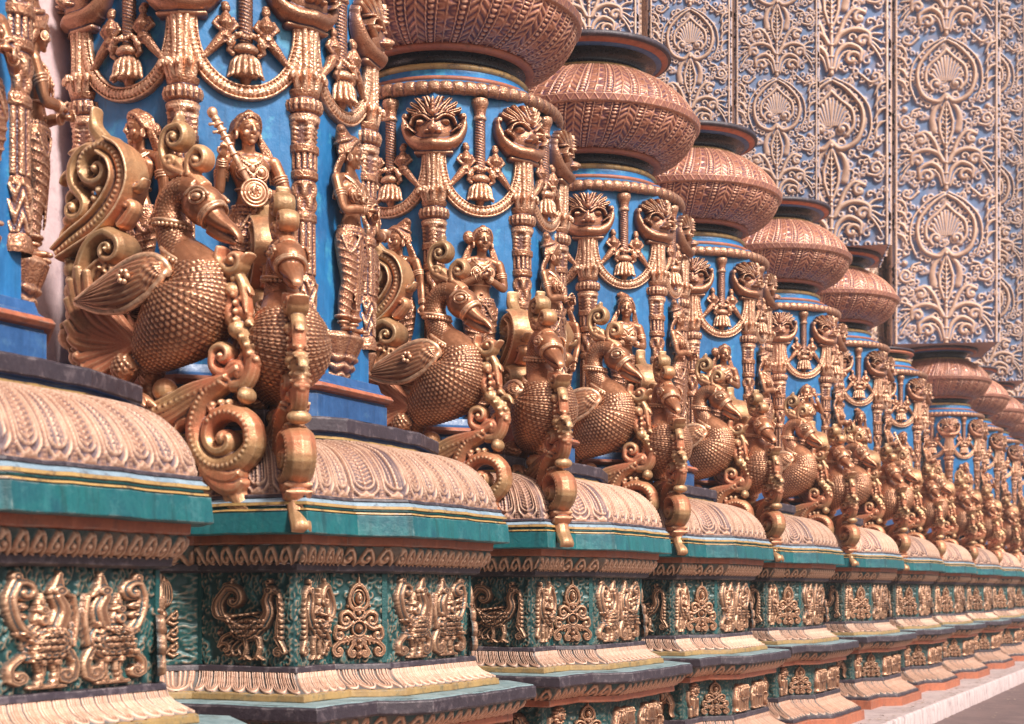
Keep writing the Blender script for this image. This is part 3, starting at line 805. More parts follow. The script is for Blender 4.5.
    for s in (-1, 1):
        th = np.linspace(0, 2 * PI, 20); j_ = J['breast_band%d' % s] = MB()
        for r_ in (.036, .026):
            j_.tube(np.array([S(s * .040 + r_ * math.cos(t_), .058 + math.sqrt(max(0, .0375 ** 2 - r_ ** 2)) * .9, .672 + r_ * math.sin(t_)) for t_ in th]), .0034, 6)
        j_.ellipsoid(S(s * .040, .092, .672), .008, seg=8, rings=6)
    for i_, (sh, el, ha, d) in enumerate(hands):
        j_ = J['armlet%d' % i_] = MB()
        for f, r in ((.42, .033), (.50, .0325), (.58, .031)):
            c = sh * (1 - f) + el * f; ring3(j_, c, r, r, .0052, el - sh, 18, 6, beads=0)
        j_ = J['bangle%d' % i_] = MB()
        for f in (.80, .87, .94):
            c = el * (1 - f) + ha * f; ring3(j_, c, .0205, .0205, .0042, ha - el, 16, 6)
    for s in (-1, 1):
        j_ = J['earring%d' % s] = MB()
        e = np.array(Rz @ Vector((s * .060, .006, -.030))); j_.ellipsoid(e, (.008, .018, .020)); ring3(j_, e + np.array([s * .003, 0, 0]), .017, .017, .004, (1, 0, 0), 16, 6)
        j_ = J['anklet%d' % s] = MB(); ring3(j_, S(s * .046, -.004, .05), .030, .030, .006, n=18, beads=10, br=.005)
    j_ = J['waist_chain'] = MB(); ring3(j_, S(0, 0, .60), .074, .054, .0045)
    for k_, m_ in J.items(): o[k_] = finish(m_, nm + '_' + k_.rstrip('-01'), M['copper'])
    if extra == 'lute':
        v = MB()
        a = np.array([.015, .128, .565]); e = np.array([-.165, .085, .915]); d = (e - a) / np.linalg.norm(e - a)
        v.tube(np.array([a, a + d * .2, e]), [.016, .015, .017], 10)
        v.ellipsoid(a, (.066, .028, .066), seg=24, rings=12)
        for r in (.062, .047, .030): ring3(v, a + np.array([0, .018 + (.062 - r) * .25, 0]), r, r, .005, (0, 1, 0), 26, 6)
        for q in range(8):
            t_ = q * PI / 4; v.ellipsoid(a + np.array([.02 * math.cos(t_), .028, .02 * math.sin(t_)]), .0075, seg=8, rings=5)
        for f in (.30, .5, .62, .72, .80, .88): ring3(v, a + (e - a) * f, .020, .020, .0055, d, 16, 6)
        v.ellipsoid(e + d * .014, (.025, .025, .027)); v.ellipsoid(e - d * .02, (.021, .021, .016))
        for f in (.9, .8): v.tube(np.array([a + (e - a) * f, a + (e - a) * f + np.array([-.04, .0, -.01])]), [.006, .008], 7)
        v.xform(Matrix.Scale(-1, 4, (1, 0, 0)))
        o['lute'] = finish(v, nm + '_lute', M['copper'], fixn=True)
    if extra == 'flute':
        v = MB(); v.tube(np.array([(-.13, .11, .80), (.15, .085, .86)]), .009, 9)
        v.xform(Matrix.Scale(-1, 4, (1, 0, 0)))
        o['flute'] = finish(v, nm + '_flute', M['copper'], fixn=True)
    if extra == 'bowl':
        v = MB(); v.lathe([(.002, 0), (.03, .003), (.045, .02), (.052, .042), (.046, .046), (.03, .03), (.002, .028)], 24); v.xform(Matrix.Translation((.01, .125, .60)))
        o['bowl'] = finish(v, nm + '_bowl', M['copper'], fixn=True)
    return o


FIGS = {}


def build_figures():
    FIGS['lute'] = make_figure_meshes('lute_woman', ((-.150, .02, .585), (-.135, .085, .72)), ((.165, .03, .575), (.040, .120, .575)), yaw=-.30, extra='lute')
    FIGS['greeting'] = make_figure_meshes('greeting_woman', ((-.150, .03, .59), (-.018, .105, .645)), ((.150, .03, .59), (.022, .100, .635)), yaw=-.05, bun=-1, sway=-1)
    FIGS['profile'] = make_figure_meshes('turned_woman', ((-.125, .05, .59), (-.01, .13, .60)), ((.12, .06, .58), (.045, .145, .575)), yaw=-.55, cap=-1, hip=.028)
    FIGS['leaning'] = make_figure_meshes('leaning_woman', ((-.165, .02, .62), (-.21, .06, .72)), ((.155, .0, .60), (.175, .03, .47)), yaw=.45, cap=1, sway=-1, lean=-.06)
    FIGS['side'] = make_figure_meshes('side_woman', ((-.125, .05, .59), (-.05, .12, .57)), ((.150, .0, .58), (.145, .06, .45)), yaw=.62, bun=2, hip=-.02)
    FIGS['flute'] = make_figure_meshes('flute_woman', ((-.155, .05, .66), (-.070, .095, .79)), ((.165, .05, .67), (.085, .09, .815)), yaw=.1, bun=1, extra='flute')
    FIGS['bowl'] = make_figure_meshes('bowl_woman', ((-.150, .03, .59), (-.03, .110, .605)), ((.150, .03, .59), (.055, .105, .60)), yaw=.35, cap=-1, sway=-1, extra='bowl')


def make_figure(kind):
    r = ob('statue_of_woman', None)
    for k, me in FIGS[kind].items(): ob(k.rstrip('-01'), me, r)
    return r
# ------------------------------------------------------------------ plinth: square with a chamfered projection towards the road
def low(d):
    """outline (x to the road, y along the row): recessed wall, far flank, chamfered projection, near corner"""
    w = .50 + .414 * d; F = .68
    return np.array([(.5 + d, 1.285 - .414 * d), (.5 + d, F + d), (1.9 + 1.414 * d - (F + d), F + d), (1.40 + d, w), (1.40 + d, -w), (1.22 + d, -(.68 + .414 * d)), (1.22 + d, -(1.09 + d)), (.62 + .414 * d, -(1.09 + d)), (.5 + d, -1.21 - .414 * d)])


def top(d):
    k = max(d + .38, -.40)
    return np.array([(.05 + k, .84 + k), (.10 + k, .83 + k), (.83 + k, .83 + k), (.97 + k, .36 + k * .4), (.97 + k, -.36 - k * .4), (.83 + k, -.55 - k * .5), (.83 + k, -.83 - k), (.10 + k, -.83 - k), (.05 + k, -.84 - k)])


def plan(d):
    if d >= -.2: return low(d)
    if d <= -.38: return top(d)
    l = (d + .38) / .18
    return top(-.38) * (1 - l) + low(-.2) * l


PL0 = low(0)
SEG = np.hypot(*np.diff(PL0, axis=0).T)
SEGL = np.concatenate([[0], np.cumsum(SEG)])
NE = 8
enrm = np.array([(1, 0), (0, 1), (.7071, .7071), (1, 0), (.7071, -.7071), (1, 0), (0, -1), (.7071, -.7071)])


def band(name, mat, prof, step=None, tex=None, amp=.01, rows=None, smooth=False, capd=None, wob=.003, capcol=None):
    """prof: (z, d) from top to bottom; tex(u, v) -> 0..1 raised along the normal"""
    prof = np.asarray(prof, float)
    if rows:
        L = np.concatenate([[0], np.cumsum(np.hypot(*np.diff(prof, axis=0).T))])
        vv = np.linspace(0, 1, rows); z = np.interp(vv * L[-1], L, prof[:, 0]); d = np.interp(vv * L[-1], L, prof[:, 1])
    else:
        z, d = prof[:, 0], prof[:, 1]; vv = np.linspace(0, 1, len(z))
    mb = MB()
    slope = np.arctan2(np.gradient(d), -np.gradient(z))     # lean of the surface
    for e in range(NE):
        n = 2 if step is None and not wob else max(2, int(SEG[e] / (step or .09)) + 1)
        f = np.linspace(0, 1, n)
        G = np.zeros((len(z), n, 3)); A = np.full((len(z), n), .8)
        nr = enrm[e]
        for r in range(len(z)):
            P = plan(d[r]); a, b = P[e], P[e + 1]
            xy = a + (b - a) * f[:, None]
            G[r, :, :2] = xy; G[r, :, 2] = z[r]
            if tex is not None:
                u = SEGL[e] + f * SEG[e]
                h = tex(u, np.full(n, vv[r])) * np.clip(np.minimum(f, 1 - f) * SEG[e] / .012, 0, 1)
                A[r] = h
                G[r, :, :2] += nr * (h * amp * math.cos(slope[r]))[:, None]; G[r, :, 2] += h * amp * math.sin(slope[r])
            elif wob:
                u = SEGL[e] + f * SEG[e]
                k = (np.sin(u * 9.1 + 3 * z[r]) + np.sin(u * 23.7 + 7 * z[r] + 1)) * wob * .5 * np.clip(np.minimum(f, 1 - f) * 8, 0, 1)
                G[r, :, 2] += k
        mb.grid(G, a=A)
    if capd is not None:          # flat top running in under what stands on it
        zt = prof[0, 0]
        for e in range(NE):
            a, b = plan(prof[0, 1])[e:e + 2]; c, d_ = plan(capd)[e:e + 2]
            mb.add([(*a, zt), (*b, zt), (*d_, zt), (*c, zt)], [(0, 1, 2, 3)])
    me = finish(mb, name, mat, smooth=(tex is not None) or smooth)
    fixo(me)
    return me


def fixo(me):
    """open shells: turn the faces so that they look away from the axis or up"""
    n = len(me.polygons)
    no = np.zeros(n * 3, np.float32); ce = np.zeros(n * 3, np.float32)
    me.polygons.foreach_get('normal', no); me.polygons.foreach_get('center', ce)
    no = no.reshape(-1, 3); ce = ce.reshape(-1, 3)
    s = no[:, 0] * ce[:, 0] + no[:, 1] * ce[:, 1] + .3 * no[:, 2]
    if s.mean() < 0: me.flip_normals()


def tile_tongues():
    """tall U-shaped leaf tongues with herringbone cores and bead strings between (dome)"""
    w = .145; R = Relief(-w, w, 0, .46, .003)
    for cx in (-w, 0, w):
        for k, (rw, lw) in enumerate(((.060, .006), (.044, .005))):
            b = .07 + .02 * k
            arc = np.array([(cx + rw * math.cos(t), b + rw * .9 * math.sin(t)) for t in np.linspace(-PI, 0, 18)])
            P = np.vstack([[(cx - rw * .85, .46)], arc, [(cx + rw * .85, .46)]])
            R.stroke(P, lw, 1.0, .5)
        if abs(cx) < .01:
            R.stroke([(cx, .46), (cx, .06)], .004, .9)
            for z in np.arange(.07, .46, .021):
                for s in (-1, 1): R.stroke([(cx, z), (cx + s * .030, z + .019)], .0055, .85)
        else:
            for z in np.arange(.06, .46, .018): R.blob(cx, z, .010, .009, 1.0); R.blob(cx - .024, z, .006, .008, .8); R.blob(cx + .024, z, .006, .008, .8)
        R.stroke([(cx - .03, .012), (cx, .034), (cx + .03, .012)], .009, .8)
    for s in (-1, 1):
        for z in np.arange(.02, .46, .016): R.blob(s * w / 2, z, .0065, .0065, .95)
        for k in (-1, 1): R.stroke([(s * w / 2 + k * .011, 0), (s * w / 2 + k * .011, .46)], .003, .7)
    R.stroke([(-w, .004), (w, .004)], .008, .7)
    R.blur(1)
    return lambda u, v: R.sample(((u / (2 * w)) % 1) * 2 * w - w, (1 - v) * .46)


def tile_petals(pitch=.075, h=.09):
    R = Relief(-pitch, pitch, 0, h, .0016)
    for cx in (-pitch, 0, pitch):
        for k in range(3):
            rw = pitch * (.45 - .16 * k); hh = h * (.93 - .13 * k)
            P = [(cx + rw * math.sin(t) * (1 - .12 * math.cos(t)) , hh * .5 - hh * .5 * math.cos(t)) for t in np.linspace(-PI * .98, PI * .98, 26)]
            P = [(cx - rw, h), (cx - rw * .97, h * .5)] + [(cx + rw * math.cos(t), h * .42 + h * (.38 - .07 * k) * math.sin(t)) for t in np.linspace(-PI, 0, 14)] + [(cx + rw * .97, h * .5), (cx + rw, h)]
            R.stroke(P, .0052, 1 - .08 * k, .7)
    R.blur(1)
    return lambda u, v: R.sample(((u / pitch + .5) % 1) * pitch - pitch / 2, (1 - v) * h)


def tile_waves(pitch=.10, h=.10):
    R = Relief(-pitch, pitch, 0, h, .0025)
    for cx in (-pitch, 0, pitch):
        P = scroll([(cx - pitch * .5, .006), (cx - pitch * .32, h * .5), (cx - pitch * .05, h * .88)], (cx + .0, h * .52), -.9, 16)
        R.stroke(P, .009, 1)
        R.stroke([(cx + pitch * .15, h * .9), (cx + pitch * .36, h * .55), (cx + pitch * .42, .01)], .008, .8)
        R.stroke([(cx - .01, .008), (cx + pitch * .2, h * .22), (cx + pitch * .30, h * .5)], .008, .9)
        R.blob(cx + .0, h * .5, .010, .010, 1)
    R.blur(1)
    return lambda u, v: R.sample(((u / pitch + .5) % 1) * pitch - pitch / 2, (1 - v) * h)


def tile_curls(w=.6, h=.415, n=260):
    R = Relief(0, w, 0, h, .0035); rg = random.Random(9)
    for _ in range(n):
        x, z = rg.uniform(0, w), rg.uniform(0, h); a = rg.uniform(0, 2 * PI); r = rg.uniform(.012, .024)
        P = np.array([(x + r * (1 - .65 * t) * math.cos(a + 5 * t), z + r * (1 - .65 * t) * math.sin(a + 5 * t)) for t in np.linspace(0, 1, 9)])
        for dx in (-w, 0, w): R.stroke(P + np.array([dx, 0]), .0062, .75 + .25 * rg.random())
    R.blur(1)
    return lambda u, v: R.sample(u % w, (1 - v) * h)


# --- frieze figures as raised reliefs (x, z centred, height .36)
def carve(R, a=.0034, p=.0088):
    """chisel lines that follow the outlines of the raised shapes"""
    R.H = np.where(R.H > .006, np.maximum(R.H + a * np.sin(R.H * 2 * PI / p), .003), R.H)


def rel_peacock(rider=False, flip=False, wide=.34):
    R = Relief(-.22, .22, -.19, .19, 0.0027)
    # body, neck, head
    R.blob(-.015, -.035, .092, .062, .034, .35); R.stroke(cr([(.05, -.02), (.078, .03), (.070, .08), (.082, .115)], 16), np.linspace(.034, .020, 16), .030)
    R.blob(.088, .126, .028, .024, .034); R.stroke([(.10, .125), (.125, .11), (.135, .09)], [.013, .010, .004], .026)
    R.stroke(scroll([(.075, .145), (.070, .165)], (.084, .168), .8, 6), .008, .02)
    # wing feathers
    for k in range(5):
        R.stroke(cr([(.035 - .012 * k, -.01 - .006 * k), (-.01 - .012 * k, -.035 - .006 * k), (-.07 - .008 * k, -.015 + .008 * k)], 12), .009, .043 - .001 * k)
    for k in range(3): R.stroke(scroll([(-.03 - .03 * k, -.095), (-.06 - .03 * k, -.125), (-.05 - .035 * k, -.155)], (-.035 - .035 * k, -.14), .8, 7), .009, .018)
    for k in range(4): R.blob(-.06 + .03 * k, .015 + .004 * k, .013, .009, .046)
    # tail sweeping up into a ring and finial
    for k in range(3):
        R.stroke(scroll([(-.08, -.03 + .02 * k), (-.13 - .012 * k, .01), (-.145 - .010 * k, .07), (-.11, .125 + .010 * k)], (-.085, .085), -.75, 16), .017 - .002 * k, .026 + .003 * k)
    R.stroke([(-.11, .13), (-.10, .155), (-.085, .178)], [.02, .012, .003], .025); R.blob(-.12, .15, .014, .014, .024); R.blob(-.07, .14, .013, .013, .024)
    # chest chain and scrolls
    R.stroke(cr([(.125, .09), (.130, .03), (.120, -.04), (.125, -.10)], 16), .013, .022)
    R.stroke(scroll([(.115, -.08), (.135, -.11), (.15, -.14)], (.125, -.145), .8, 8), .014, .024)
    for z in np.arange(-.08, .08, .024): R.blob(.135, z, .012, .011, .026)
    R.stroke(scroll([(-.09, -.06), (-.13, -.08), (-.15, -.12)], (-.12, -.13), -.8, 8), .013, .022); R.blob(-.15, -.06, .014, .018, .02)
    # legs
    for x in (-.03, .03):
        R.stroke([(x, -.085), (x + .008, -.125), (x - .002, -.16)], [.016, .010, .009], .026)
        for t in (-.025, 0, .028): R.stroke([(x, -.162), (x + t, -.176)], [.009, .005], .022)
    if rider:
        R.blob(-.01, .075, .022, .024, .038); R.blob(-.012, .035, .030, .036, .036); R.stroke([(.01, .045), (.045, .03)], .010, .034); R.stroke([(-.01, .1), (-.005, .135)], [.018, .004], .03)
    carve(R)
    for k in range(40):
        x, z = -.10 + .02 * (k % 9) + .01 * ((k // 9) % 2), -.075 + .022 * (k // 9); R.H += np.where(((R.X - x) ** 2 + (R.Z - z) ** 2 < .0085 ** 2) & (R.H > .02), .004, 0)
    R.H *= 1.45; R.blob(.09, .135, .007, .006, .055)
    if flip: R.H = R.H[::-1].copy()
    return R


def rel_twin():
    R = Relief(-.22, .22, -.19, .19, 0.0027)
    for s in (-1, 1):
        B = Relief(-.22, .22, -.19, .19, 0.0027)
        B.blob(.085, -.04, .068, .072, .034, -.3); B.stroke(cr([(.06, .01), (.050, .06), (.065, .10)], 12), np.linspace(.03, .02, 12), .03)
        B.blob(.062, .118, .026, .024, .034); B.stroke([(.05, .115), (.025, .10)], [.013, .005], .026); B.stroke([(.06, .135), (.055, .178)], [.020, .003], .024)
        for k in range(4): B.stroke(cr([(.06 + .012 * k, .0), (.095 + .010 * k, -.03), (.13 + .004 * k, -.09)], 10), .009, .042); B.groove(cr([(.066 + .012 * k, .0), (.10 + .010 * k, -.03), (.135 + .004 * k, -.09)], 10), .004, .009)
        B.stroke(scroll([(.13, -.03), (.165, .02), (.18, .09), (.165, .14)], (.15, .115), .9, 12), .018, .028); B.blob(.165, .16, .016, .02, .026)
        for z in (.04, .07, -.01): B.blob(.155, z, .018, .014, .028)
        B.stroke(cr([(.02, .10), (.012, .03), (.02, -.05)], 10), .012, .02)
        B.stroke(scroll([(.03, -.07), (.015, -.11), (.02, -.15)], (.04, -.14), 1, 8), .014, .024); B.stroke(scroll([(.15, -.08), (.18, -.11), (.18, -.15)], (.16, -.14), -1, 8), .012, .022)
        for x in (.07, .11): B.stroke([(x, -.09), (x - .006, -.13), (x, -.17)], [.016, .010, .009], .026); B.stroke([(x - .024, -.174), (x + .024, -.174)], .009, .022)
        B.blob(.105, .06, .018, .02, .034); B.blob(.105, .03, .022, .03, .032); B.stroke([(.105, .08), (.105, .11)], [.014, .003], .026)
        for k in range(36):
            x, z = .03 + .019 * (k % 7) + .0095 * ((k // 7) % 2), -.10 + .022 * (k // 7); B.H += np.where(((B.X - x) ** 2 + (B.Z - z) ** 2 < .0085 ** 2) & (B.H > .02), .004, 0)
        R.H = np.maximum(R.H, B.H if s > 0 else B.H[::-1])
    carve(R); R.H *= 1.5
    return R


def rel_medallion(w=1.0):
    R = Relief(-.15, .15, -.19, .19, 0.0027)
    R.stroke([(0, .188), (0, .15)], [.004, .018], .02)
    th = np.linspace(0, 2 * PI, 26)
    R.stroke([(.046 * math.sin(t) * (1 - .25 * math.cos(t)), .095 + .058 * math.cos(t)) for t in th], .011, .024)
    R.stroke([(.030 * math.sin(t), .092 + .036 * math.cos(t)) for t in th], .006, .018)
    R.blob(0, .09, .019, .030, .036)
    R.blob(0, .025, .026, .026, .020); R.blob(0, .025, .013, .013, .034)
    R.stroke([(.026 * math.sin(t), .025 + .026 * math.cos(t)) for t in th], .007, .024)
    R.blob(0, -.045, .030, .030, .024); R.blob(0, -.045, .020, .020, .038); R.stroke([(.034 * math.sin(t), -.045 + .034 * math.cos(t)) for t in th], .007, .026)
    for s in (-1, 1):
        m = lambda P: [(s * x, z) for x, z in P]
        R.stroke(np.array(m(scroll([(.02, .0), (.05, .028), (.085, .02), (.09, -.01)], (.065, -.008), -.9, 12))), .012, .026)
        R.stroke(np.array(m(scroll([(.03, -.02), (.07, -.045), (.11, -.04), (.12, -.075)], (.095, -.075), -.9, 12))), .013, .026)
        R.stroke(np.array(m(scroll([(.02, -.08), (.055, -.095), (.095, -.105), (.125, -.13)], (.10, -.145), -.9, 12))), .014, .024)
        R.stroke(np.array(m(scroll([(.01, -.09), (.03, -.12), (.05, -.15)], (.03, -.155), -.9, 10))), .012, .024)
        for k in range(4): R.stroke(np.array(m([(.012 + .016 * k, -.085), (.016 + .02 * k, -.125 + .004 * k)])), [.010, .005], .024)
        R.blob(s * .055, .055, .010, .012, .02)
    R.stroke([(0, -.09), (0, -.17)], [.012, .016], .024)
    for k in range(3): R.blob(0, -.10 - .03 * k, .018, .013, .036)
    carve(R, .0025); R.H *= 1.4
    return R


def rel_leaf():
    R = Relief(-.10, .10, -.19, .19, 0.0027)
    for k, f in enumerate((1, .66, .33)):
        R.stroke([(0, .185)] + [(s_ * .040 * f * math.sin(t), .10 + .075 * math.cos(t) * (1 if math.cos(t) > 0 else .6)) for s_, t in [(1, t) for t in np.linspace(.3, PI, 10)]] + [(0, .05)], .008, .022 + .003 * k)
        R.stroke([(0, .185)] + [(-.040 * f * math.sin(t), .10 + .075 * math.cos(t) * (1 if math.cos(t) > 0 else .6)) for t in np.linspace(.3, PI, 10)] + [(0, .05)], .008, .022 + .003 * k)
    R.stroke([(0, .17), (0, .05)], [.004, .012], .03)
    for z in (.02, -.05, -.12):
        R.blob(0, z, .020, .020, .032)
        for s in (-1, 1):
            P = np.array(scroll([(.01, z - .03), (.03, z - .012), (.062, z + .012)], (.045, z - .005), -.9, 8)); P[:, 0] *= s; R.stroke(P, .010, .024)
            R.stroke([(s * .015, z - .03), (s * .045, z - .045), (s * .07, z - .035)], [.01, .012, .004], .022)
    return R


def rel_elephant():
    R = Relief(-.22, .22, -.15, .15, 0.0027)
    R.blob(-.03, .015, .125, .085, .060, 0, .5); R.blob(.105, .035, .062, .070, .066)
    R.stroke(cr([(.15, .03), (.175, -.03), (.168, -.09), (.185, -.125)], 16), np.linspace(.030, .012, 16), .05)
    R.blob(.075, .03, .036, .055, .072, .25); R.groove([(.10, .07), (.105, .0), (.085, -.03)], .006, .02)
    R.stroke([(.15, -.01), (.185, -.03)], [.01, .004], .06)
    for x in (-.12, -.06, .03, .085): R.stroke([(x, -.03), (x, -.12)], [.036, .029], .045); R.stroke([(x - .022, -.128), (x + .022, -.128)], .012, .05)
    R.stroke(cr([(-.15, .04), (-.175, 0), (-.17, -.06)], 10), .009, .03)
    for k in range(7): R.stroke([(-.10 + .028 * k, .085), (-.105 + .028 * k, -.02)], .004, .060)
    R.stroke([(-.11, -.02), (.06, -.03)], .006, .062); R.blob(.13, .075, .018, .018, .066)
    carve(R, .003, .012)
    for s_ in np.arange(-.1, .08, .03): R.blob(s_, .06, .008, .008, .068)
    return R


def rel_lion():
    R = Relief(-.14, .14, -.15, .15, 0.0027)
    R.blob(0, -.03, .055, .075, .05); R.blob(.01, .075, .045, .042, .06)
    for t in np.linspace(0, 2 * PI, 13)[:-1]: R.blob(.01 + .052 * math.cos(t), .075 + .048 * math.sin(t), .016, .016, .045)
    for s in (-1, 1): R.blob(.01 + s * .017, .085, .009, .008, .068); R.stroke([(s * .035, .0), (s * .04, -.07), (s * .03, -.125)], [.022, .016, .016], .05); R.stroke([(s * .055, -.08), (s * .06, -.13)], [.022, .018], .042)
    R.blob(.01, .058, .016, .014, .07); carve(R, .004, .014)
    R.stroke(scroll([(-.06, -.06), (-.10, 0), (-.10, .06)], (-.085, .05), -.8, 8), .012, .03)
    return R


def at_face(e, f, d, z, out=.0):
    """position and z-rotation on frieze edge e (fraction f along it), relief looking outwards"""
    P = plan(d); a, b = P[e], P[e + 1]
    n = enrm[e]; p = a + (b - a) * f + n * out
    return (p[0], p[1], z), (0, 0, math.atan2(n[1], n[0]) + PI / 2)


PLINTH = {}


def build_plinth_meshes():
    tong, pet, pet2, wav = tile_tongues(), tile_petals(.078, .10), tile_petals(.078, .16), tile_waves(.085)
    S = PLINTH
    el = [(.40 + .285 * math.cos(a), -.435 + .375 * math.sin(a)) for a in np.linspace(.18, PI / 2, 20)]
    S['cap_slab'] = band('cap_slab', M['dark'], [(.80, -.385), (.792, -.378), (.735, -.378), (.728, -.385)], capd=-.75)
    S['cap_blue'] = band('cap_blue', M['blue_base'], [(.728, -.385), (.728, -.415), (.712, -.415)])
    S['cap_gold'] = band('cap_gold', M['goldline'], [(.712, -.400), (.700, -.400), (.700, -.42)])
    S['cap_teal'] = band('cap_teal', M['blue_base'], [(.700, -.42), (.680, -.41), (.676, -.38)])
    S['dome'] = band('dome', M['dome'], el, step=.0058, tex=tong, amp=.017, rows=64)
    S['step_dark'] = band('step_dark', M['dark'], [(.408, -.058), (.404, -.035), (.392, -.030), (.388, -.035)])
    S['step_pale'] = band('step_pale', M['pale'], [(.388, -.035), (.372, -.016), (.370, -.016)])
    S['step_gold'] = band('step_gold', M['goldline'], [(.370, -.010), (.358, -.008), (.356, -.02)])
    S['step_green'] = band('step_green', M['teal_dark'], [(.356, -.03), (.342, -.026)])
    S['step_gold2'] = band('step_gold', M['goldline'], [(.342, -.012), (.335, -.010), (.334, .0)])
    S['cornice'] = band('cornice', M['teal'], [(.334, -.012), (.329, -.003), (.240, .006), (.235, .0), (.235, -.07)])
    S['orange'] = band('orange_fillet', M['orange'], [(.235, -.07), (.200, -.072), (.196, -.078), (.194, -.10)])
    S['under'] = band('under_carving', M['carved'], [(.194, -.085), (.165, -.092), (.135, -.115), (.115, -.15)], step=.0055, tex=lambda u, v: wav(u, v), amp=.019, rows=30)
    S['dark_line'] = band('dark_fillet', M['dark'], [(.115, -.135), (.112, -.13), (.085, -.135), (.075, -.16)])
    S['frieze'] = band('frieze_wall', M['frieze_bg'], [(.080, -.19), (-.335, -.19)], step=.0055, tex=tile_curls(), amp=.013, rows=74)
    S['dark_line2'] = band('dark_fillet', M['dark'], [(-.330, -.19), (-.333, -.155), (-.356, -.150), (-.36, -.157)])
    S['ogee'] = band('petal_ogee', M['petal'], [(-.36, -.158), (-.385, -.150), (-.41, -.125), (-.435, -.078), (-.445, -.058)], step=.0034, tex=pet, amp=.014, rows=32)
    S['yellow'] = band('yellow_fillet', M['yellow'], [(-.440, -.065), (-.445, -.045), (-.472, -.042), (-.476, -.047)])
    S['slab'] = band('slab', M['dark'], [(-.479, .118), (-.487, .128), (-.535, .13), (-.545, .122), (-.548, .07)])
    S['slab_top'] = band('slab_top', M['slabtop'], [(-.475, .112), (-.479, .119)], capd=-.10)
    S['under2'] = band('under_carving', M['carved'], [(-.546, .085), (-.58, .07), (-.61, .03), (-.622, -.0)], step=.006, tex=lambda u, v: wav(u + .03, v), amp=.012, rows=24)
    S['orange2'] = band('orange_fillet', M['orange'], [(-.620, .01), (-.622, .02), (-.655, .022), (-.66, .015), (-.662, -.05)])
    S['frieze2'] = band('frieze_wall', M['frieze_bg'], [(-.655, -.07), (-.935, -.07)], step=.0065, tex=tile_curls(), amp=.009, rows=42)
    S['dark_line3'] = band('dark_fillet', M['dark'], [(-.930, -.07), (-.933, -.035), (-.966, -.03), (-.97, -.04)])
    S['ogee2'] = band('petal_ogee', M['petal'], [(-.97, -.04), (-1.0, -.03), (-1.04, .02), (-1.08, .10), (-1.10, .13)], step=.0045, tex=pet2, amp=.012, rows=32)
    S['dark_line4'] = band('dark_fillet', M['dark'], [(-1.098, .125), (-1.10, .145), (-1.128, .15), (-1.13, .14)])
    S['base'] = band('base_course', M['orange'], [(-1.13, .14), (-1.133, .175), (-1.22, .18)])
    for k in ('frieze', 'frieze2', 'cornice', 'slab', 'base'): pass
    c = M['frieze_copper']
    S['r_pea'] = rel_peacock(True).mesh('peacock_relief', c); S['r_swan'] = rel_peacock(False).mesh('peacock_relief', c)
    S['r_med'] = rel_medallion().mesh('medallion', c); S['r_leaf'] = rel_leaf().mesh('leaf_finial', c); S['r_twin'] = rel_twin().mesh('twin_peacock', c)
    S['r_ele'] = rel_elephant().blur(1).mesh('elephant', c); S['r_lion'] = rel_lion().blur(1).mesh('lion', c)
    pb = MB()                     # a corner bead of the frieze
    pb.box((0, 0, 0), (.012, .008, .2)); S['r_post'] = finish(pb, 'frieze_post', M['teal_dark'], smooth=False)


NAMES = [('cap_slab', 'cap_slab'), ('cap_blue', 'cap_moulding'), ('cap_gold', 'gold_fillet'), ('cap_teal', 'cap_moulding'), ('dome', 'carved_cushion'), ('step_dark', 'dark_fillet'), ('step_pale', 'pale_fillet'), ('step_gold', 'gold_fillet'),
         ('step_green', 'green_fillet'), ('step_gold2', 'gold_fillet'), ('cornice', 'teal_cornice'), ('orange', 'orange_fillet'), ('under', 'leaf_moulding'), ('dark_line', 'dark_fillet'), ('frieze', 'upper_frieze'), ('dark_line2', 'dark_fillet'),
         ('ogee', 'petal_moulding'), ('yellow', 'yellow_fillet'), ('slab', 'slab'), ('slab_top', 'slab_top'), ('under2', 'leaf_moulding'), ('orange2', 'orange_fillet'), ('frieze2', 'lower_frieze'), ('dark_line3', 'dark_fillet'),
         ('ogee2', 'petal_moulding'), ('dark_line4', 'dark_fillet'), ('base', 'base_course')]


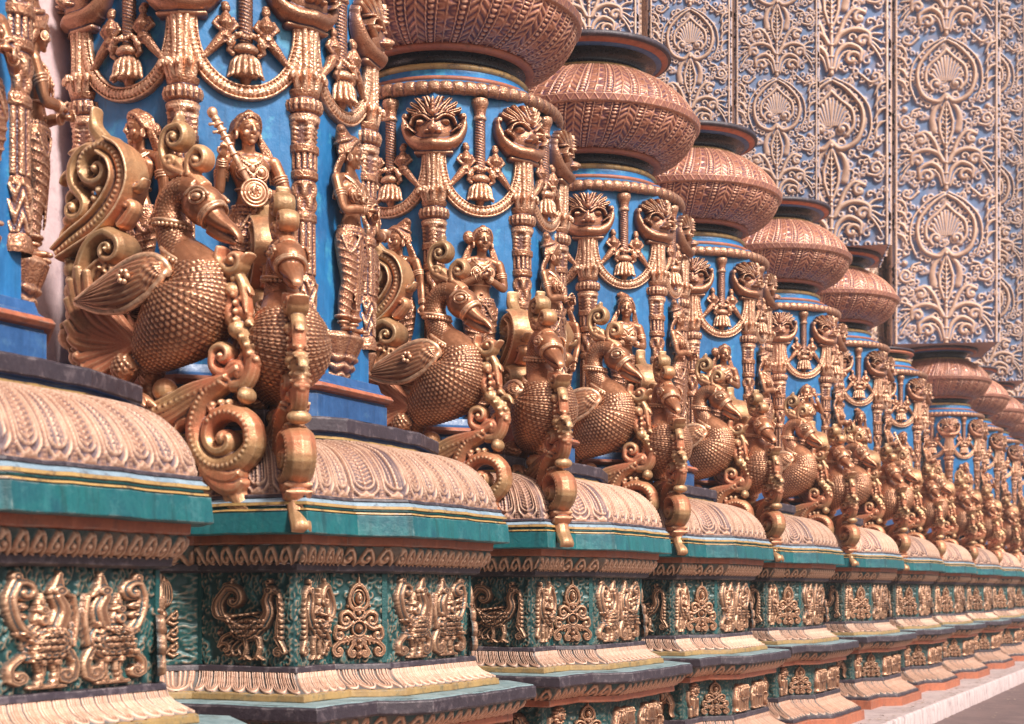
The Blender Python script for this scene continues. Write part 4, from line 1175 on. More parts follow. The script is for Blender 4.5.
def make_plinth():
    r = ob('plinth', None)
    parts = {}
    for k, nm in NAMES: parts[k] = ob(nm, PLINTH[k], r)
    fr, lo = parts['frieze'], parts['frieze2']
    zc, d = -.128, -.19
    def put(nm, key, e, f, z, par, dd, sc=(1, 1, 1)):
        l, ro = at_face(e, f, dd, z); ob(nm, PLINTH[key], par, l, ro, sc)
    # from the recess round the projection to the near flank
    put('swan_relief', 'r_swan', 0, .45, zc, fr, d, (-.95, 1, 1)); put('swan_relief', 'r_swan', 1, .5, zc, fr, d, (1.1, 1, 1)); put('medallion_relief', 'r_med', 2, .5, zc, fr, d, (.92, 1, 1))
    put('twin_peacock_relief', 'r_twin', 3, .5, zc, fr, d, (1.8, 1, 1.06)); put('medallion_relief', 'r_med', 4, .5, zc, fr, d, (.92, 1, 1)); put('peacock_relief', 'r_pea', 5, .5, zc, fr, d, (-.74, 1, 1.0))
    put('swan_relief', 'r_swan', 6, .42, zc, fr, d, (1.12, 1, 1)); put('leaf_relief', 'r_leaf', 7, .5, zc, fr, d, (.9, 1, 1))
    for e, f in ((5, .0), (4, .02), (3, .0), (6, 1.0), (7, 1.0)):
        l, ro = at_face(e, f, d, zc, .004); ob('corner_bead', PLINTH['r_post'], fr, l, ro)
    zc, d = -.795, -.07
    put('elephant_relief', 'r_ele', 3, .27, zc, lo, d, (.98, 1, .9)); put('elephant_relief', 'r_ele', 3, .74, zc, lo, d, (-.98, 1, .9))
    put('medallion_relief', 'r_med', 2, .5, zc, lo, d, (.86, 1, .7)); put('medallion_relief', 'r_med', 4, .5, zc, lo, d, (.86, 1, .7))
    put('lion_relief', 'r_lion', 5, .5, zc, lo, d, (1.1, 1, .9)); put('elephant_relief', 'r_ele', 6, .45, zc, lo, d, (1, 1, .9)); put('lion_relief', 'r_lion', 1, .4, zc, lo, d, (1.1, 1, .9)); put('elephant_relief', 'r_ele', 0, .5, zc, lo, d, (1, 1, .9))
    return r
# ------------------------------------------------------------------ column: octagonal blue shaft with copper ornament, pot capital, carved pillar
RO = .766                          # circumradius of the shaft
AP = RO * math.cos(PI / 8)
ZB = .80                           # column local z = 0 (above the eye)


def oct_wrap(x, z, h):
    """x is the distance along the shaft from one edge (an edge at angle 0), h outwards; outward is local +x, width is +y"""
    s = np.clip(x / .05, -1, 1) * (PI / 8)
    nx, ny = np.cos(s), np.sin(s)
    ax = np.abs(x); px = RO - ax * math.sin(PI / 8); py = np.sign(x) * ax * math.cos(PI / 8)
    return np.stack([px + nx * h, py + ny * h, z], -1)


def face_pt(x, z, h): return np.stack([np.broadcast_to(AP + h, np.shape(x)), x, np.broadcast_to(z, np.shape(x))], -1)


def octa(name, mat, prof, rot=PI / 8, smooth=False, sides=8):
    """prof: (r, z); sides flat"""
    prof = np.asarray(prof, float); th = rot + np.arange(sides) * 2 * PI / sides
    mb = MB(); G = np.stack([prof[:, :1] * np.cos(th), prof[:, :1] * np.sin(th), np.broadcast_to(prof[:, 1:], (len(prof), sides))], -1)
    mb.grid(G, cv=True); me = finish(mb, name, mat, smooth=smooth); fixo(me); return me


def lathe(name, mat, prof, seg=96, n=None):
    prof = np.asarray(prof, float)
    if n: prof = cr(prof, n)
    mb = MB(); mb.lathe(prof, seg); me = finish(mb, name, mat); fixo(me); return me


def rel_head():
    R = Relief(-.21, .21, -.17, .19, .0028)
    R.blob(0, -.01, .13, .105, .075, 0, .5)
    C = cr([(-.185, .075), (-.175, .02), (-.135, -.045), (-.07, -.085), (0, -.095), (.07, -.085), (.135, -.045), (.175, .02), (.185, .075)], 60)
    R.stroke(C, .014 + .034 * np.sin(np.linspace(0, PI, 60)) ** .7, .045 + .045 * np.sin(np.linspace(0, PI, 60)), .5)
    for s in (-1, 1):
        P = scroll([(.183, .06), (.188, .09)], (.174, .094), 1, 6); P[:, 0] *= s; R.stroke(P, .014, .05)
        R.blob(s * .055, .035, .032, .028, .095); R.blob(s * .055, .033, .019, .015, .106)
        R.stroke(cr([(s * .015, .045), (s * .045, .078), (s * .095, .065), (s * .115, .03)], 14), .011, .092)
        R.stroke(cr([(s * .012, .07), (s * .05, .10), (s * .11, .085)], 12), .009, .075)
        R.blob(s * .020, -.028, .017, .014, .118)
        P = scroll([(.09, -.02), (.12, .005), (.15, .02)], (.135, .012), 1, 8); P[:, 0] *= s; R.stroke(P, .0065, .105)
        for k in range(5): R.blob(s * (.02 + .026 * k), -.118 + .0045 * k * k, .011, .016, .07 - .005 * k)
        R.stroke(cr([(s * .11, -.10), (s * .14, -.085), (s * .155, -.055)], 8), [.02, .018, .014, .012, .010, .008, .006, .004], .05)
        for k in range(4):
            a = .18 + .30 * k; P = cr([(s * .02 * k, .085), (s * .085 * math.sin(a) * 1.1, .07 + .075 * math.cos(a)), (s * .165 * math.sin(a), .075 + .115 * math.cos(a)), (s * (.150 * math.sin(a) + .02), .075 + .12 * math.cos(a) + .006)], 14)
            R.stroke(P, np.linspace(.026, .013, 14), .078 - .008 * k); R.groove(P, .004, .016)
    R.blob(0, -.012, .022, .035, .125); R.blob(0, .09, .018, .026, .10); R.stroke([(0, .10), (0, .185)], [.018, .006], .085)
    for z in (.115, .135, .155): R.blob(0, z, .010, .009, .1)
    R.stroke([(-.10, -.135), (0, -.145), (.10, -.135)], .016, .05)
    R.blur(1)
    return R


def rel_motif(w=.375, h=1.15):
    """candelabrum of volutes, palmette and leaf; tiles in both directions"""
    R = Relief(-w, w, 0, h, .0045)
    k = w / .375
    rg = random.Random(5)
    for _ in range(330):
        x, z = rg.uniform(-w, w), rg.uniform(0, h); a = rg.uniform(0, 2 * PI); r = rg.uniform(.018, .034)
        P = np.array([(x + r * (1 - .6 * t) * math.cos(a + 5 * t), z + r * (1 - .6 * t) * math.sin(a + 5 * t)) for t in np.linspace(0, 1, 10)])
        for dz in (-h, 0, h): R.stroke(P + np.array([0, dz]), .010, .018 + .010 * rg.random())
    for dz in (-h, 0, h):
        def st(P, wd, ht, both=True, p=.5):
            P = np.array(P, float); P[:, 0] *= k; P[:, 1] += dz
            (R.both if both else R.stroke)(P, wd, ht, p)
        def bl(x, z, rx, rz, ht, rot=0):
            for s in ((-1, 1) if x else (1,)): R.blob(s * x * k, z + dz, rx, rz, ht, s * rot)
        # palmette in a heart of two volutes
        for j in range(6):
            a = .10 + .24 * j
            st([(.012 * j, .80), (.10 * math.sin(a), .80 + .15 * math.cos(a)), (.125 * math.sin(a), .80 + .185 * math.cos(a))], [.008, .016, .008], .032)
        st(scroll([(0, 1.03), (.06, .97), (.135, .90), (.145, .80), (.10, .735)], (.072, .775), 1, 24), .015, .040)
        bl(.072, .775, .024, .024, .048)
        st(cr([(.01, 1.10), (.10, 1.04), (.195, .92), (.205, .80), (.16, .69), (.06, .645), (0, .69)], 40), np.linspace(.012, .024, 40), .046)
        st(cr([(.02, 1.12), (.14, 1.05), (.24, .93), (.26, .78), (.22, .66)], 30), .009, .034)
        for j in range(8): bl(.175 - .004 * (j - 3) ** 2 * .3, .72 + .035 * j, .010, .010, .036)
        # stem leaf below
        bl(0, .665, .018, .022, .060)
        st([(0, .66), (.022, .60), (.050, .50), (.045, .42), (.02, .34), (0, .30)], [.012, .014, .014, .014, .012, .010], .038)
        st([(0, .64), (0, .30)], [.006, .008], .044, False)
        for j in range(7): st([(0, .36 + .035 * j), (.030, .385 + .035 * j)], [.008, .004], .036)
        for j in range(3): bl(0, .33 - .03 * j, .016, .013, .050)
        # broad leaves and volutes each side
        st(cr([(.02, .64), (.075, .60), (.10, .52), (.085, .44)], 16), np.linspace(.012, .034, 16), .030)
        st(scroll([(.05, .26), (.09, .36), (.15, .42), (.215, .40)], (.185, .365), 1, 20), .017, .040); bl(.183, .365, .024, .024, .044)
        st(scroll([(.02, .20), (.06, .26), (.15, .29), (.24, .26), (.25, .19)], (.205, .205), 1, 24), .020, .042)
        st(scroll([(.015, .04), (.04, .14), (.11, .19), (.19, .15), (.19, .08)], (.135, .09), 1, 28, .1), .018, .042)
        st(cr([(.03, .02), (.06, .11), (.115, .145), (.16, .11)], 14), .010, .034)
        for j in range(5): st(cr([(.22, .24 - .005 * j), (.27 + .004 * j, .29 - .035 * j), (.33, .31 - .06 * j)], 8), np.linspace(.016, .006, 8), .034)
        st([(0, .0), (0, .28)], [.020, .014], .040, False)
        for z in (.03, .11, .19): bl(0, z, .030, .012, .050)
        # outer scales and rosettes
        st(scroll([(.24, .47), (.30, .46), (.335, .50), (.31, .545)], (.295, .505), 1, 14), .013, .034); bl(.295, .505, .018, .018, .04)
        bl(.30, .60, .026, .026, .03); bl(.30, .60, .013, .013, .044); bl(.30, .665, .019, .019, .034)
        st(scroll([(.19, .60), (.24, .585), (.255, .545)], (.228, .548), 1, 10), .010, .032)
        for j in range(4): st(cr([(.28, .74 + .085 * j), (.31, .80 + .085 * j), (.35, .82 + .085 * j)], 6), [.004, .008, .014, .016, .012, .006], .036)
        st([(.295, .70), (.30, 1.06)], .008, .028)
        st([(.362, 0), (.362, 1.15)], .011, .030)
        st(scroll([(.20, 1.13), (.26, 1.08), (.31, 1.10)], (.285, 1.12), 1, 8), .012, .032)
    R.blur(1)
    return R


POT = {}
COLM = {}


def build_column_meshes():
    C = COLM; cu = M['copper_carved']
    L = lambda z: z - ZB
    C['base'] = octa('base_block', M['blue_base'], [(.86, L(.795)), (.86, L(.93)), (.85, L(.935)), (.85, L(.945))])
    C['baseroll'] = octa('base_roll', M['orange'], [(.85, L(.944)), (.88, L(.948)), (.895, L(.965)), (.88, L(.984)), (.85, L(.990))])
    C['baseslope'] = octa('base_slope', M['blue_base'], [(.855, L(.989)), (.83, L(1.005)), (.815, L(1.045)), (.76, L(1.05))])
    C['shaft'] = octa('shaft', M['blue'], [(RO, L(1.0))] + [(RO, L(z)) for z in np.linspace(1.1, 3.12, 10)])
    # pilaster: half-round engaged shaft at each edge, carved
    prof = [(.060, 1.22), (.064, 1.24), (.060, 1.27), (.052, 1.29), (.055, 1.42), (.060, 1.46), (.050, 1.50), (.048, 1.74), (.060, 1.755), (.060, 1.785), (.050, 1.80), (.056, 1.86), (.060, 1.93), (.052, 1.945), (.066, 1.96), (.066, 1.985), (.055, 2.0),
            (.055, 2.07), (.070, 2.08), (.070, 2.11), (.058, 2.12), (.060, 2.20), (.074, 2.235), (.076, 2.25), (.066, 2.262), (.078, 2.275), (.084, 2.30), (.078, 2.325), (.062, 2.335), (.070, 2.35), (.074, 2.37), (.060, 2.385), (.052, 2.42)]
    p = np.array(prof); zz = np.unique(np.concatenate([p[:, 1], np.arange(1.22, 2.42, .007)])); rr = np.interp(zz, p[:, 1], p[:, 0])
    th = np.linspace(-PI * .62, PI * .62, 41)
    Z, T = np.meshgrid(zz, th, indexing='ij'); Rr = np.broadcast_to(rr[:, None], Z.shape).copy()
    hh = np.full_like(Z, .75)
    def zone(a, b, f):
        m = (Z >= a) & (Z <= b); v = f(T, (Z - a) / (b - a)); Rr[m] += (.016 * (v - .5))[m]; hh[m] = (.25 + .7 * v)[m]
    fl = lambda n: (lambda t, v: np.abs(np.cos(t * n / 2)) ** .5)
    zone(1.50, 1.74, fl(9)); zone(2.0, 2.07, fl(12)); zone(2.12, 2.22, lambda t, v: np.clip(np.cos(t * 4) * .9 + .5 - np.abs(v - .5) * .4 + .4 * np.sin(v * 26 + np.abs(((t * 4 / PI / 2 + .5) % 1) - .5) * 9), 0, 1))
    zone(1.29, 1.46, lambda t, v: np.clip(.5 + .5 * np.sin(v * 14 + 3 * np.cos(t * 5)), 0, 1)); zone(1.80, 1.93, lambda t, v: np.clip(.5 + .6 * np.cos(t * 6) * np.sin(v * PI * 2), 0, 1))
    zone(2.275, 2.325, lambda t, v: np.abs(np.cos(t * 9)))
    mb = MB(); mb.grid(np.stack([RO - .022 + Rr * np.cos(T), Rr * np.sin(T) * 1.06, Z - ZB], -1), a=hh, flip=True)
    # leaf collar and the fluted stem above
    for k in range(5):
        t_ = (k - 2) * .55
        mb.tube(cr([(RO - .02 + .05 * math.cos(t_), .05 * math.sin(t_), L(2.36)), (RO - .02 + .075 * math.cos(t_), .080 * math.sin(t_), L(2.43)), (RO - .02 + .095 * math.cos(t_), .105 * math.sin(t_), L(2.44)), (RO - .02 + .098 * math.cos(t_), .108 * math.sin(t_), L(2.415))], 10), np.linspace(.022, .010, 10), 8)
        mb.tube(cr([(RO - .02 + .055 * math.cos(t_), .060 * math.sin(t_), L(2.42)), (RO - .02 + .055 * math.cos(t_), .045 * math.sin(t_), L(2.50)), (RO - .02 + .055 * math.cos(t_), .05 * math.sin(t_), L(2.60)), (RO - .02 + .06 * math.cos(t_), .066 * math.sin(t_), L(2.70))], 12), .0165, 8)
    for z in np.arange(2.43, 2.68, .016): mb.ellipsoid((RO + .046, 0, L(z)), .0085, seg=8, rings=5)
    me = finish(mb, 'pilaster', cu); fixo(me); C['pilaster'] = me
    # monster mask
    R = rel_head()
    C['mask'] = R.mesh('mask', M['copper_relief'], warp=lambda x, z, h: oct_wrap(x, z + L(2.805), h + .012), hmax=.12)
    # festoon on a face: ribbed rope with smooth rails
    mb = MB()
    A = cr([(-.262, L(2.70)), (-.250, L(2.56)), (-.205, L(2.44)), (-.11, L(2.355)), (0, L(2.33)), (.11, L(2.355)), (.205, L(2.44)), (.250, L(2.56)), (.262, L(2.70))], 280)
    s_ = np.concatenate([[0], np.cumsum(np.hypot(*np.diff(A, axis=0).T))])
    P = face_pt(A[:, 0], A[:, 1], .016); P[:, 2] = A[:, 1]
    mb.tube(P, .026 * (1 + .17 * np.sin(s_ * 2 * PI / .021)), 10, depth=.026, dirn=(1, 0, 0))
    for k in (-1, 1):
        T = np.gradient(A, axis=0); T /= np.linalg.norm(T, axis=1)[:, None]; B = A + np.stack([-T[:, 1], T[:, 0]], -1) * .029 * k
        P = face_pt(B[:, 0], B[:, 1], .014); P[:, 2] = B[:, 1]; mb.tube(P[::5], .0075, 8, depth=.022, dirn=(1, 0, 0))
    C['festoon'] = finish(mb, 'festoon', cu, fixn=True)
    # twisted rod with lotus drop
    mb = MB()
    zz = np.linspace(2.545, 2.90, 90); th = np.linspace(0, 2 * PI, 40, endpoint=False); Z, T = np.meshgrid(zz, th, indexing='ij')
    r = .027 + .006 * np.abs(np.sin((T + Z * 95) * 2)) ** .7
    mb.grid(np.stack([AP + .012 + r * np.cos(T), r * np.sin(T) * 1.08, Z - ZB], -1), cv=True, a=np.clip((r - .026) / .006, .1, 1), flip=True)
    def lp(pr, sx=1.0):
        m2 = MB(); m2.lathe(pr, 28); m2.xform(Matrix.Translation((AP + .012, 0, 0))); V, Q, T_, A_ = m2.arrays(); mb.add(V, Q, T_)
    lp([(.028, L(2.89)), (.042, L(2.895)), (.040, L(2.91)), (.034, L(2.92)), (.040, L(2.96)), (.050, L(2.985)), (.054, L(3.0)), (.05, L(3.02))])
    lp([(.030, L(2.555)), (.045, L(2.55)), (.060, L(2.535)), (.064, L(2.52)), (.05, L(2.51)), (.036, L(2.50)), (.050, L(2.488)), (.060, L(2.46)), (.064, L(2.42)), (.056, L(2.40)), (.030, L(2.395)), (.022, L(2.375)), (.006, L(2.345))])
    for k in range(8):
        t_ = (k - 3.5) * .42
        mb.tube(cr([(AP + .012 + .04 * math.cos(t_), .04 * math.sin(t_), L(2.495)), (AP + .012 + .062 * math.cos(t_), .064 * math.sin(t_), L(2.46)), (AP + .012 + .068 * math.cos(t_), .072 * math.sin(t_), L(2.415)), (AP + .02 + .080 * math.cos(t_), .086 * math.sin(t_), L(2.395))], 10), [.008, .011, .0125, .0125, .0125, .0125, .012, .011, .009, .006], 7)
    for k in range(7): mb.ellipsoid((AP + .06, (k - 3) * .017, L(2.575) + .004 * abs(k - 3)), .010, seg=8, rings=5)
    for s in (-1, 1): mb.tube(cr([(AP + .03, s * .02, L(2.60)), (AP + .045, s * .06, L(2.575)), (AP + .045, s * .085, L(2.54))], 8), .014, 8)
    C['rod'] = finish(mb, 'twisted_rod', cu, fixn=True)
    # small dancer leaning on the festoon
    d = MB(); y0 = AP + .018
    q = lambda x, z, h=0.: (y0 + h, x * .96, L(z) - .05)
    d.ellipsoid(q(.098, 2.762, .01), (.020, .022, .024)); d.ellipsoid(q(.100, 2.782, .0), (.018, .021, .016))
    d.tube([q(.098, 2.735, .008), q(.100, 2.69, .012), q(.098, 2.655, .006), q(.104, 2.625, .006)], [0.0205, 0.0410, 0.0282, 0.0384], 10)
    for s in (-1, 1): d.tube([q(.10 + s * .028, 2.715, .008), q(.10 + s * .056, 2.685, .008), q(.10 + s * .022, 2.655, .022)], [0.0166, 0.0141, 0.0115], 8)
    d.tube([q(.11, 2.63, .008), q(.150, 2.585, .014), q(.195, 2.535, .008), q(.215, 2.52, .012)], [0.0294, 0.0243, 0.0166, 0.0141], 8)
    d.tube([q(.095, 2.63, .008), q(.070, 2.60, .020), q(.085, 2.565, .014), q(.06, 2.55, .012)], [0.0282, 0.0218, 0.0154, 0.0128], 8)
    for k in range(3): d.tube([q(.085, 2.63 - .014 * k, .028), q(.125, 2.626 - .014 * k, .028)], .005, 6)
    C['dancer'] = remesh(d, 'dancer', cu, .0042, 1)
    V = np.zeros(len(C['dancer'].vertices) * 3, np.float32)
    m2 = C['dancer'].copy(); m2.vertices.foreach_get('co', V); V = V.reshape(-1, 3); V[:, 1] *= -1; m2.vertices.foreach_set('co', V.ravel()); m2.flip_normals(); m2.update(); m2.name = 'dancer_mirror'; C['dancer2'] = m2
    # lotus bracket under a statue
    mb = MB(); nn = 60; th = np.linspace(-PI * .6, PI * .6, nn); zz = np.linspace(0, 1, 30); Zv, T = np.meshgrid(zz, th, indexing='ij')
    r0 = np.interp(Zv, [0, .12, .5, .9, 1], [.085, .10, .12, .165, .15]); pet_ = np.abs(np.cos(T * 4.5)) ** .5
    r = r0 + .014 * pet_ * np.sin(PI * np.clip(Zv * 1.05, 0, 1)) + .010 * np.sin(Zv * 30 + 4 * np.abs(((T * 4.5 / PI) % 1) - .5)) * (Zv < .45)
    mb.grid(np.stack([AP - .05 + r * np.cos(T), r * np.sin(T) * 1.05, L(1.045) + .215 * Zv], -1), a=np.clip(.2 + .7 * pet_, 0, 1), flip=True)
    mb.add([(AP - .02, 0, L(1.26))] + [(AP - .05 + .15 * math.cos(t), .157 * math.sin(t), L(1.26)) for t in th], T=[(0, i, i + 1) for i in range(1, nn)])
    C['bracket'] = finish(mb, 'lotus_bracket', cu)
    # --- above the shaft
    th = np.linspace(0, 2 * PI, 385)[:-1]; v = np.linspace(0, 1, 15)
    a = -PI / 2 + v * PI * 1.25
    lobe = np.abs(np.cos(th * 32)) ** .6
    G = np.stack([(.745 + .03 * np.cos(a)[:, None] + .012 * lobe * np.cos(a)[:, None]) * np.cos(th), (.745 + .03 * np.cos(a)[:, None] + .012 * lobe * np.cos(a)[:, None]) * np.sin(th), np.broadcast_to(L(3.075) + .042 * np.sin(a)[:, None] + .006 * (lobe - 1), (15, 384))], -1)
    mb = MB(); mb.grid(G, cv=True, a=np.broadcast_to(.2 + .75 * lobe, (15, 384)), flip=True); C['leafring'] = finish(mb, 'leaf_ring', cu); fixo(C['leafring'])
    C['cone'] = lathe('neck_slope', M['blue'], [(.74, L(3.11)), (.70, L(3.135)), (.62, L(3.165)), (.60, L(3.17))])
    C['orange1'] = lathe('orange_ring', M['orange'], [(.60, L(3.168)), (.612, L(3.18)), (.605, L(3.197)), (.58, L(3.20))])
    C['cone2'] = lathe('neck_slope', M['blue'], [(.585, L(3.198)), (.55, L(3.235)), (.545, L(3.255))])
    C['gold1'] = lathe('gold_ring', M['goldline'], [(.53, L(3.252)), (.555, L(3.262)), (.560, L(3.28)), (.545, L(3.295)), (.51, L(3.30))])
    C['black1'] = lathe('black_neck', M['black'], [(.52, L(3.298)), (.49, L(3.315)), (.485, L(3.345)), (.51, L(3.37)), (.545, L(3.378))])
    C['orange2'] = lathe('orange_ring', M['orange'], [(.535, L(3.376)), (.575, L(3.378)), (.592, L(3.395)), (.580, L(3.415)), (.55, L(3.42))])
    pots()
    C['gold2'] = lathe('gold_ring', M['goldline'], [(.50, L(4.075)), (.505, L(4.085)), (.495, L(4.10)), (.47, L(4.105))])
    C['black2'] = lathe('black_neck', M['black'], [(.485, L(4.10)), (.455, L(4.125)), (.455, L(4.155)), (.50, L(4.19)), (.56, L(4.205))])
    C['blue2'] = lathe('blue_ring', M['blue_base'], [(.55, L(4.203)), (.585, L(4.208)), (.60, L(4.222))])
    C['orange3'] = lathe('orange_ring', M['orange'], [(.60, L(4.218)), (.635, L(4.226)), (.65, L(4.238)), (.65, L(4.244))])
    C['rim'] = lathe('rim', M['dark'], [(.64, L(4.242)), (.672, L(4.244)), (.678, L(4.262)), (.672, L(4.285)), (.655, L(4.29)), (.2, L(4.29))])
    R = rel_motif(); C['_motif'] = R
    C['panel'] = R.mesh('carved_panel', M['pillar'], warp=lambda x, z, h: np.stack([h * .75, x, z], -1), full=True)


def pots():
    L = lambda z: z - ZB
    N_ = 26                        # ribs round the pot
    nt_ = 26 * 44
    th = np.linspace(0, 2 * PI, nt_, endpoint=False)
    u = (th / (2 * PI) * N_) % 1; ci = np.floor(th / (2 * PI) * N_).astype(int)
    def pattern(v):
        """v along the rib 0..1: wide leaf panels alternate with bead strings"""
        H = np.zeros((len(v), nt_))
        V = v[:, None]; U = u[None]
        x = (U - .36) / .36           # wide panel -1..1
        wide = np.abs(x) < 1
        edge = (np.abs(x) > .84) & wide
        ch = np.abs(((V * 9 + np.abs(x) * 1.2) % 1) - .5) * 2
        ch2 = np.abs(((V * 6 + np.sin(V * 38) * x * .8) % 1) - .5) * 2
        body = np.where((ci % 2 == 0)[None], ch, ch2) ** .8 * (1 - .35 * np.abs(x))
        mid = np.abs(x) < .10
        H = np.where(wide, np.where(edge, .95, np.where(mid, .9, .12 + .75 * body)), H)
        y = (U - .86) / .12
        bead = np.clip(1 - y ** 2 - ((((V * 15) % 1) - .5) * 2.1) ** 2, 0, 1) ** .5
        H = np.where(wide, H, bead)
        H = np.where((np.abs(y) > .85) & ~wide, .25, H)
        return H
    def shell(name, prof, n, amp, swirl=0.):
        p = cr(np.array(prof), n); v = np.linspace(0, 1, n)
        h = pattern(v)
        if swirl:
            h = np.stack([np.roll(h[i], int(swirl * i / n * nt_ / N_)) for i in range(n)])
        T = np.gradient(p, axis=0); T /= np.linalg.norm(T, axis=1)[:, None]; nr = np.stack([T[:, 1], -T[:, 0]], -1)
        if nr[:, 0].mean() < 0: nr = -nr
        r = p[:, :1] + nr[:, :1] * h * amp * 1.4; z = p[:, 1:] + nr[:, 1:] * h * amp * 1.4
        mb = MB(); mb.grid(np.stack([r * np.cos(th), r * np.sin(th), z - ZB], -1), cv=True, a=h, flip=True)
        me = finish(mb, name, M['pot']); fixo(me); return me
    COLM['pot_low'] = shell('pot_belly', [(.555, 3.415), (.66, 3.440), (.765, 3.503), (.838, 3.595), (.866, 3.675)], 70, .012, .35)
    COLM['pot_up'] = shell('pot_shoulder', [(.872, 3.735), (.822, 3.83), (.725, 3.935), (.605, 4.02), (.50, 4.075)], 70, .010, .5)
    # zigzag rim
    n = 18; v = np.linspace(0, 1, n); V = v[:, None]; U = (th / (2 * PI) * 78) % 1
    tri = np.abs(U - .5) * 2
    h = np.clip(1 - np.abs(V - .12 - .76 * tri[None]) / .17, 0, 1); h = np.maximum(h, ((V < .1) | (V > .9)) * 1.0); h = np.maximum(h, .38)
    pr = np.interp(v, [0, .12, .88, 1], [.862, .898, .902, .872]); z = 3.668 + .07 * v
    r = pr[:, None] + .008 * h
    mb = MB(); mb.grid(np.stack([r * np.cos(th), r * np.sin(th), np.broadcast_to(L(z)[:, None], r.shape)], -1), cv=True, a=h, flip=True)
    COLM['pot_rim'] = finish(mb, 'zigzag_band', M['pot']); fixo(COLM['pot_rim'])


FACES = (90, 45, 0, -45)           # degrees: to the near end, diagonal, road, far diagonal


def make_column(pot=True, pillar=.75, height=6, faces=(-1, 0, 1, 2)):
    """local +x is the road, +y the direction of the row; faces look at angle -deg"""
    C = COLM; r = ob('column', None)
    base = ob('base_block', C['base'], r); ob('base_roll', C['baseroll'], base); ob('base_slope', C['baseslope'], base)
    ob('shaft', C['shaft'], r)
    for f in (-90, -45, 0, 45, 90):
        a = math.radians(f)
        ob('festoon', C['festoon'], r, rot=(0, 0, a)); rod = ob('twisted_rod', C['rod'], r, rot=(0, 0, a))
        ob('dancer', C['dancer'], rod); ob('dancer', C['dancer2'], rod)
        if f in (-90, -45, 0, 45): ob('lotus_bracket', C['bracket'], r, rot=(0, 0, a))
    for f in (-112.5, -67.5, -22.5, 22.5, 67.5, 112.5):
        a = math.radians(f); ob('pilaster', C['pilaster'], r, rot=(0, 0, a)); ob('monster_mask', C['mask'], r, rot=(0, 0, a))
    ob('leaf_ring', C['leafring'], r)
    for k, nm in (('cone', 'blue_slope'), ('orange1', 'orange_ring'), ('cone2', 'blue_slope'), ('gold1', 'gold_ring'), ('black1', 'black_neck'), ('orange2', 'orange_ring')): ob(nm, C[k], r)
    if pot:
        p = ob('pot', C['pot_low'], r); ob('zigzag_band', C['pot_rim'], p); ob('pot_shoulder', C['pot_up'], p)
        for k, nm in (('gold2', 'gold_ring'), ('black2', 'black_neck'), ('blue2', 'blue_ring'), ('orange3', 'orange_ring'), ('rim', 'rim')): ob(nm, C[k], r)
        if pillar:
            add_pillar(r, pillar, height, 66 if pillar < 1 else 73)
    else:
        ob('flat_cap', lathe('flat_cap', M['dark'], [(.56, 3.418 - ZB), (.60, 3.425 - ZB), (.60, 3.45 - ZB), (.2, 3.455 - ZB)]), r)
    return r


def add_pillar(r, w, height, turn=66):
    """square carved pillar above the pot, one face turned to the diagonal"""
    z0 = 4.29 - ZB; hp = w / .75 * 1.15; n = int(math.ceil(height / hp))
    h = w / 2 - .004
    mb = MB(); mb.box((0, 0, z0 + n * hp / 2), (h, h, n * hp / 2)); me = finish(mb, 'upper_pillar', M['pillar_core'], smooth=False)
    pl = ob('upper_pillar', me, r, rot=(0, 0, -math.radians(turn)))
    for i in range(n):
        for a in (0, PI / 2, -PI / 2):
            ob('carved_panel', COLM['panel'], pl, (w / 2 * math.cos(a), w / 2 * math.sin(a), z0 + i * hp), (0, 0, a), (w / .75,) * 3)
# ------------------------------------------------------------------ the place
M['pillar_core'] = paint('pillar_core_paint', (.45, .30, .26), rough=.7)
build_figures(); BIRD = make_bird_meshes(); build_plinth_meshes(); build_column_meshes()

ROWX = -4.685; T1 = 6.535; S = 2.5
def ty(n): return T1 + S * (n - 1)

# camera
cam = bpy.data.cameras.new('camera'); co = ob('camera', cam, None, (0, 0, EYE), (math.radians(90), 0, math.radians(24.9)))
cam.sensor_width = 36; cam.lens = 36 * 1540 / 1024; cam.shift_y = (590 - 362) / 1024; cam.clip_end = 2000; cam.clip_start = .05
cam.dof.use_dof = True; cam.dof.focus_distance = 9.0; cam.dof.aperture_fstop = 4.0
SC.camera = co

# light: bright overcast
w = bpy.data.worlds.new('World'); SC.world = w; w.use_nodes = True
t = w.node_tree; bg = t.nodes['Background']
sky = t.nodes.new('ShaderNodeTexSky'); sky.sky_type = 'NISHITA'; sky.sun_disc = False
SUN_EL, SUN_AZ = 46, 114           # azimuth measured from +Y towards +X (degrees clockwise)
sky.sun_elevation = math.radians(SUN_EL); sky.sun_rotation = math.radians(SUN_AZ); sky.dust_density = 4.0; sky.air_density = 1.0; sky.ozone_density = .6
t.links.new(sky.outputs[0], bg.inputs[0]); bg.inputs[1].default_value = .07
sun = bpy.data.lights.new('sun', 'SUN'); sun.energy = 4.3; sun.angle = math.radians(10); sun.color = (1.0, .95, .90)
so = ob('sun', sun, None, (4, 0, 12))
dv = Vector((math.sin(math.radians(SUN_AZ)) * math.cos(math.radians(SUN_EL)), math.cos(math.radians(SUN_AZ)) * math.cos(math.radians(SUN_EL)), math.sin(math.radians(SUN_EL))))
so.rotation_euler = dv.to_track_quat('Z', 'Y').to_euler()
SC.view_settings.view_transform = 'Standard'; SC.view_settings.look = 'None'; SC.view_settings.exposure = .62

ORD = ['first', 'second', 'third', 'fourth', 'fifth', 'sixth', 'seventh', 'eighth', 'ninth', 'tenth', 'eleventh', 'twelfth', 'thirteenth', 'fourteenth', 'fifteenth', 'sixteenth', 'seventeenth', 'eighteenth']

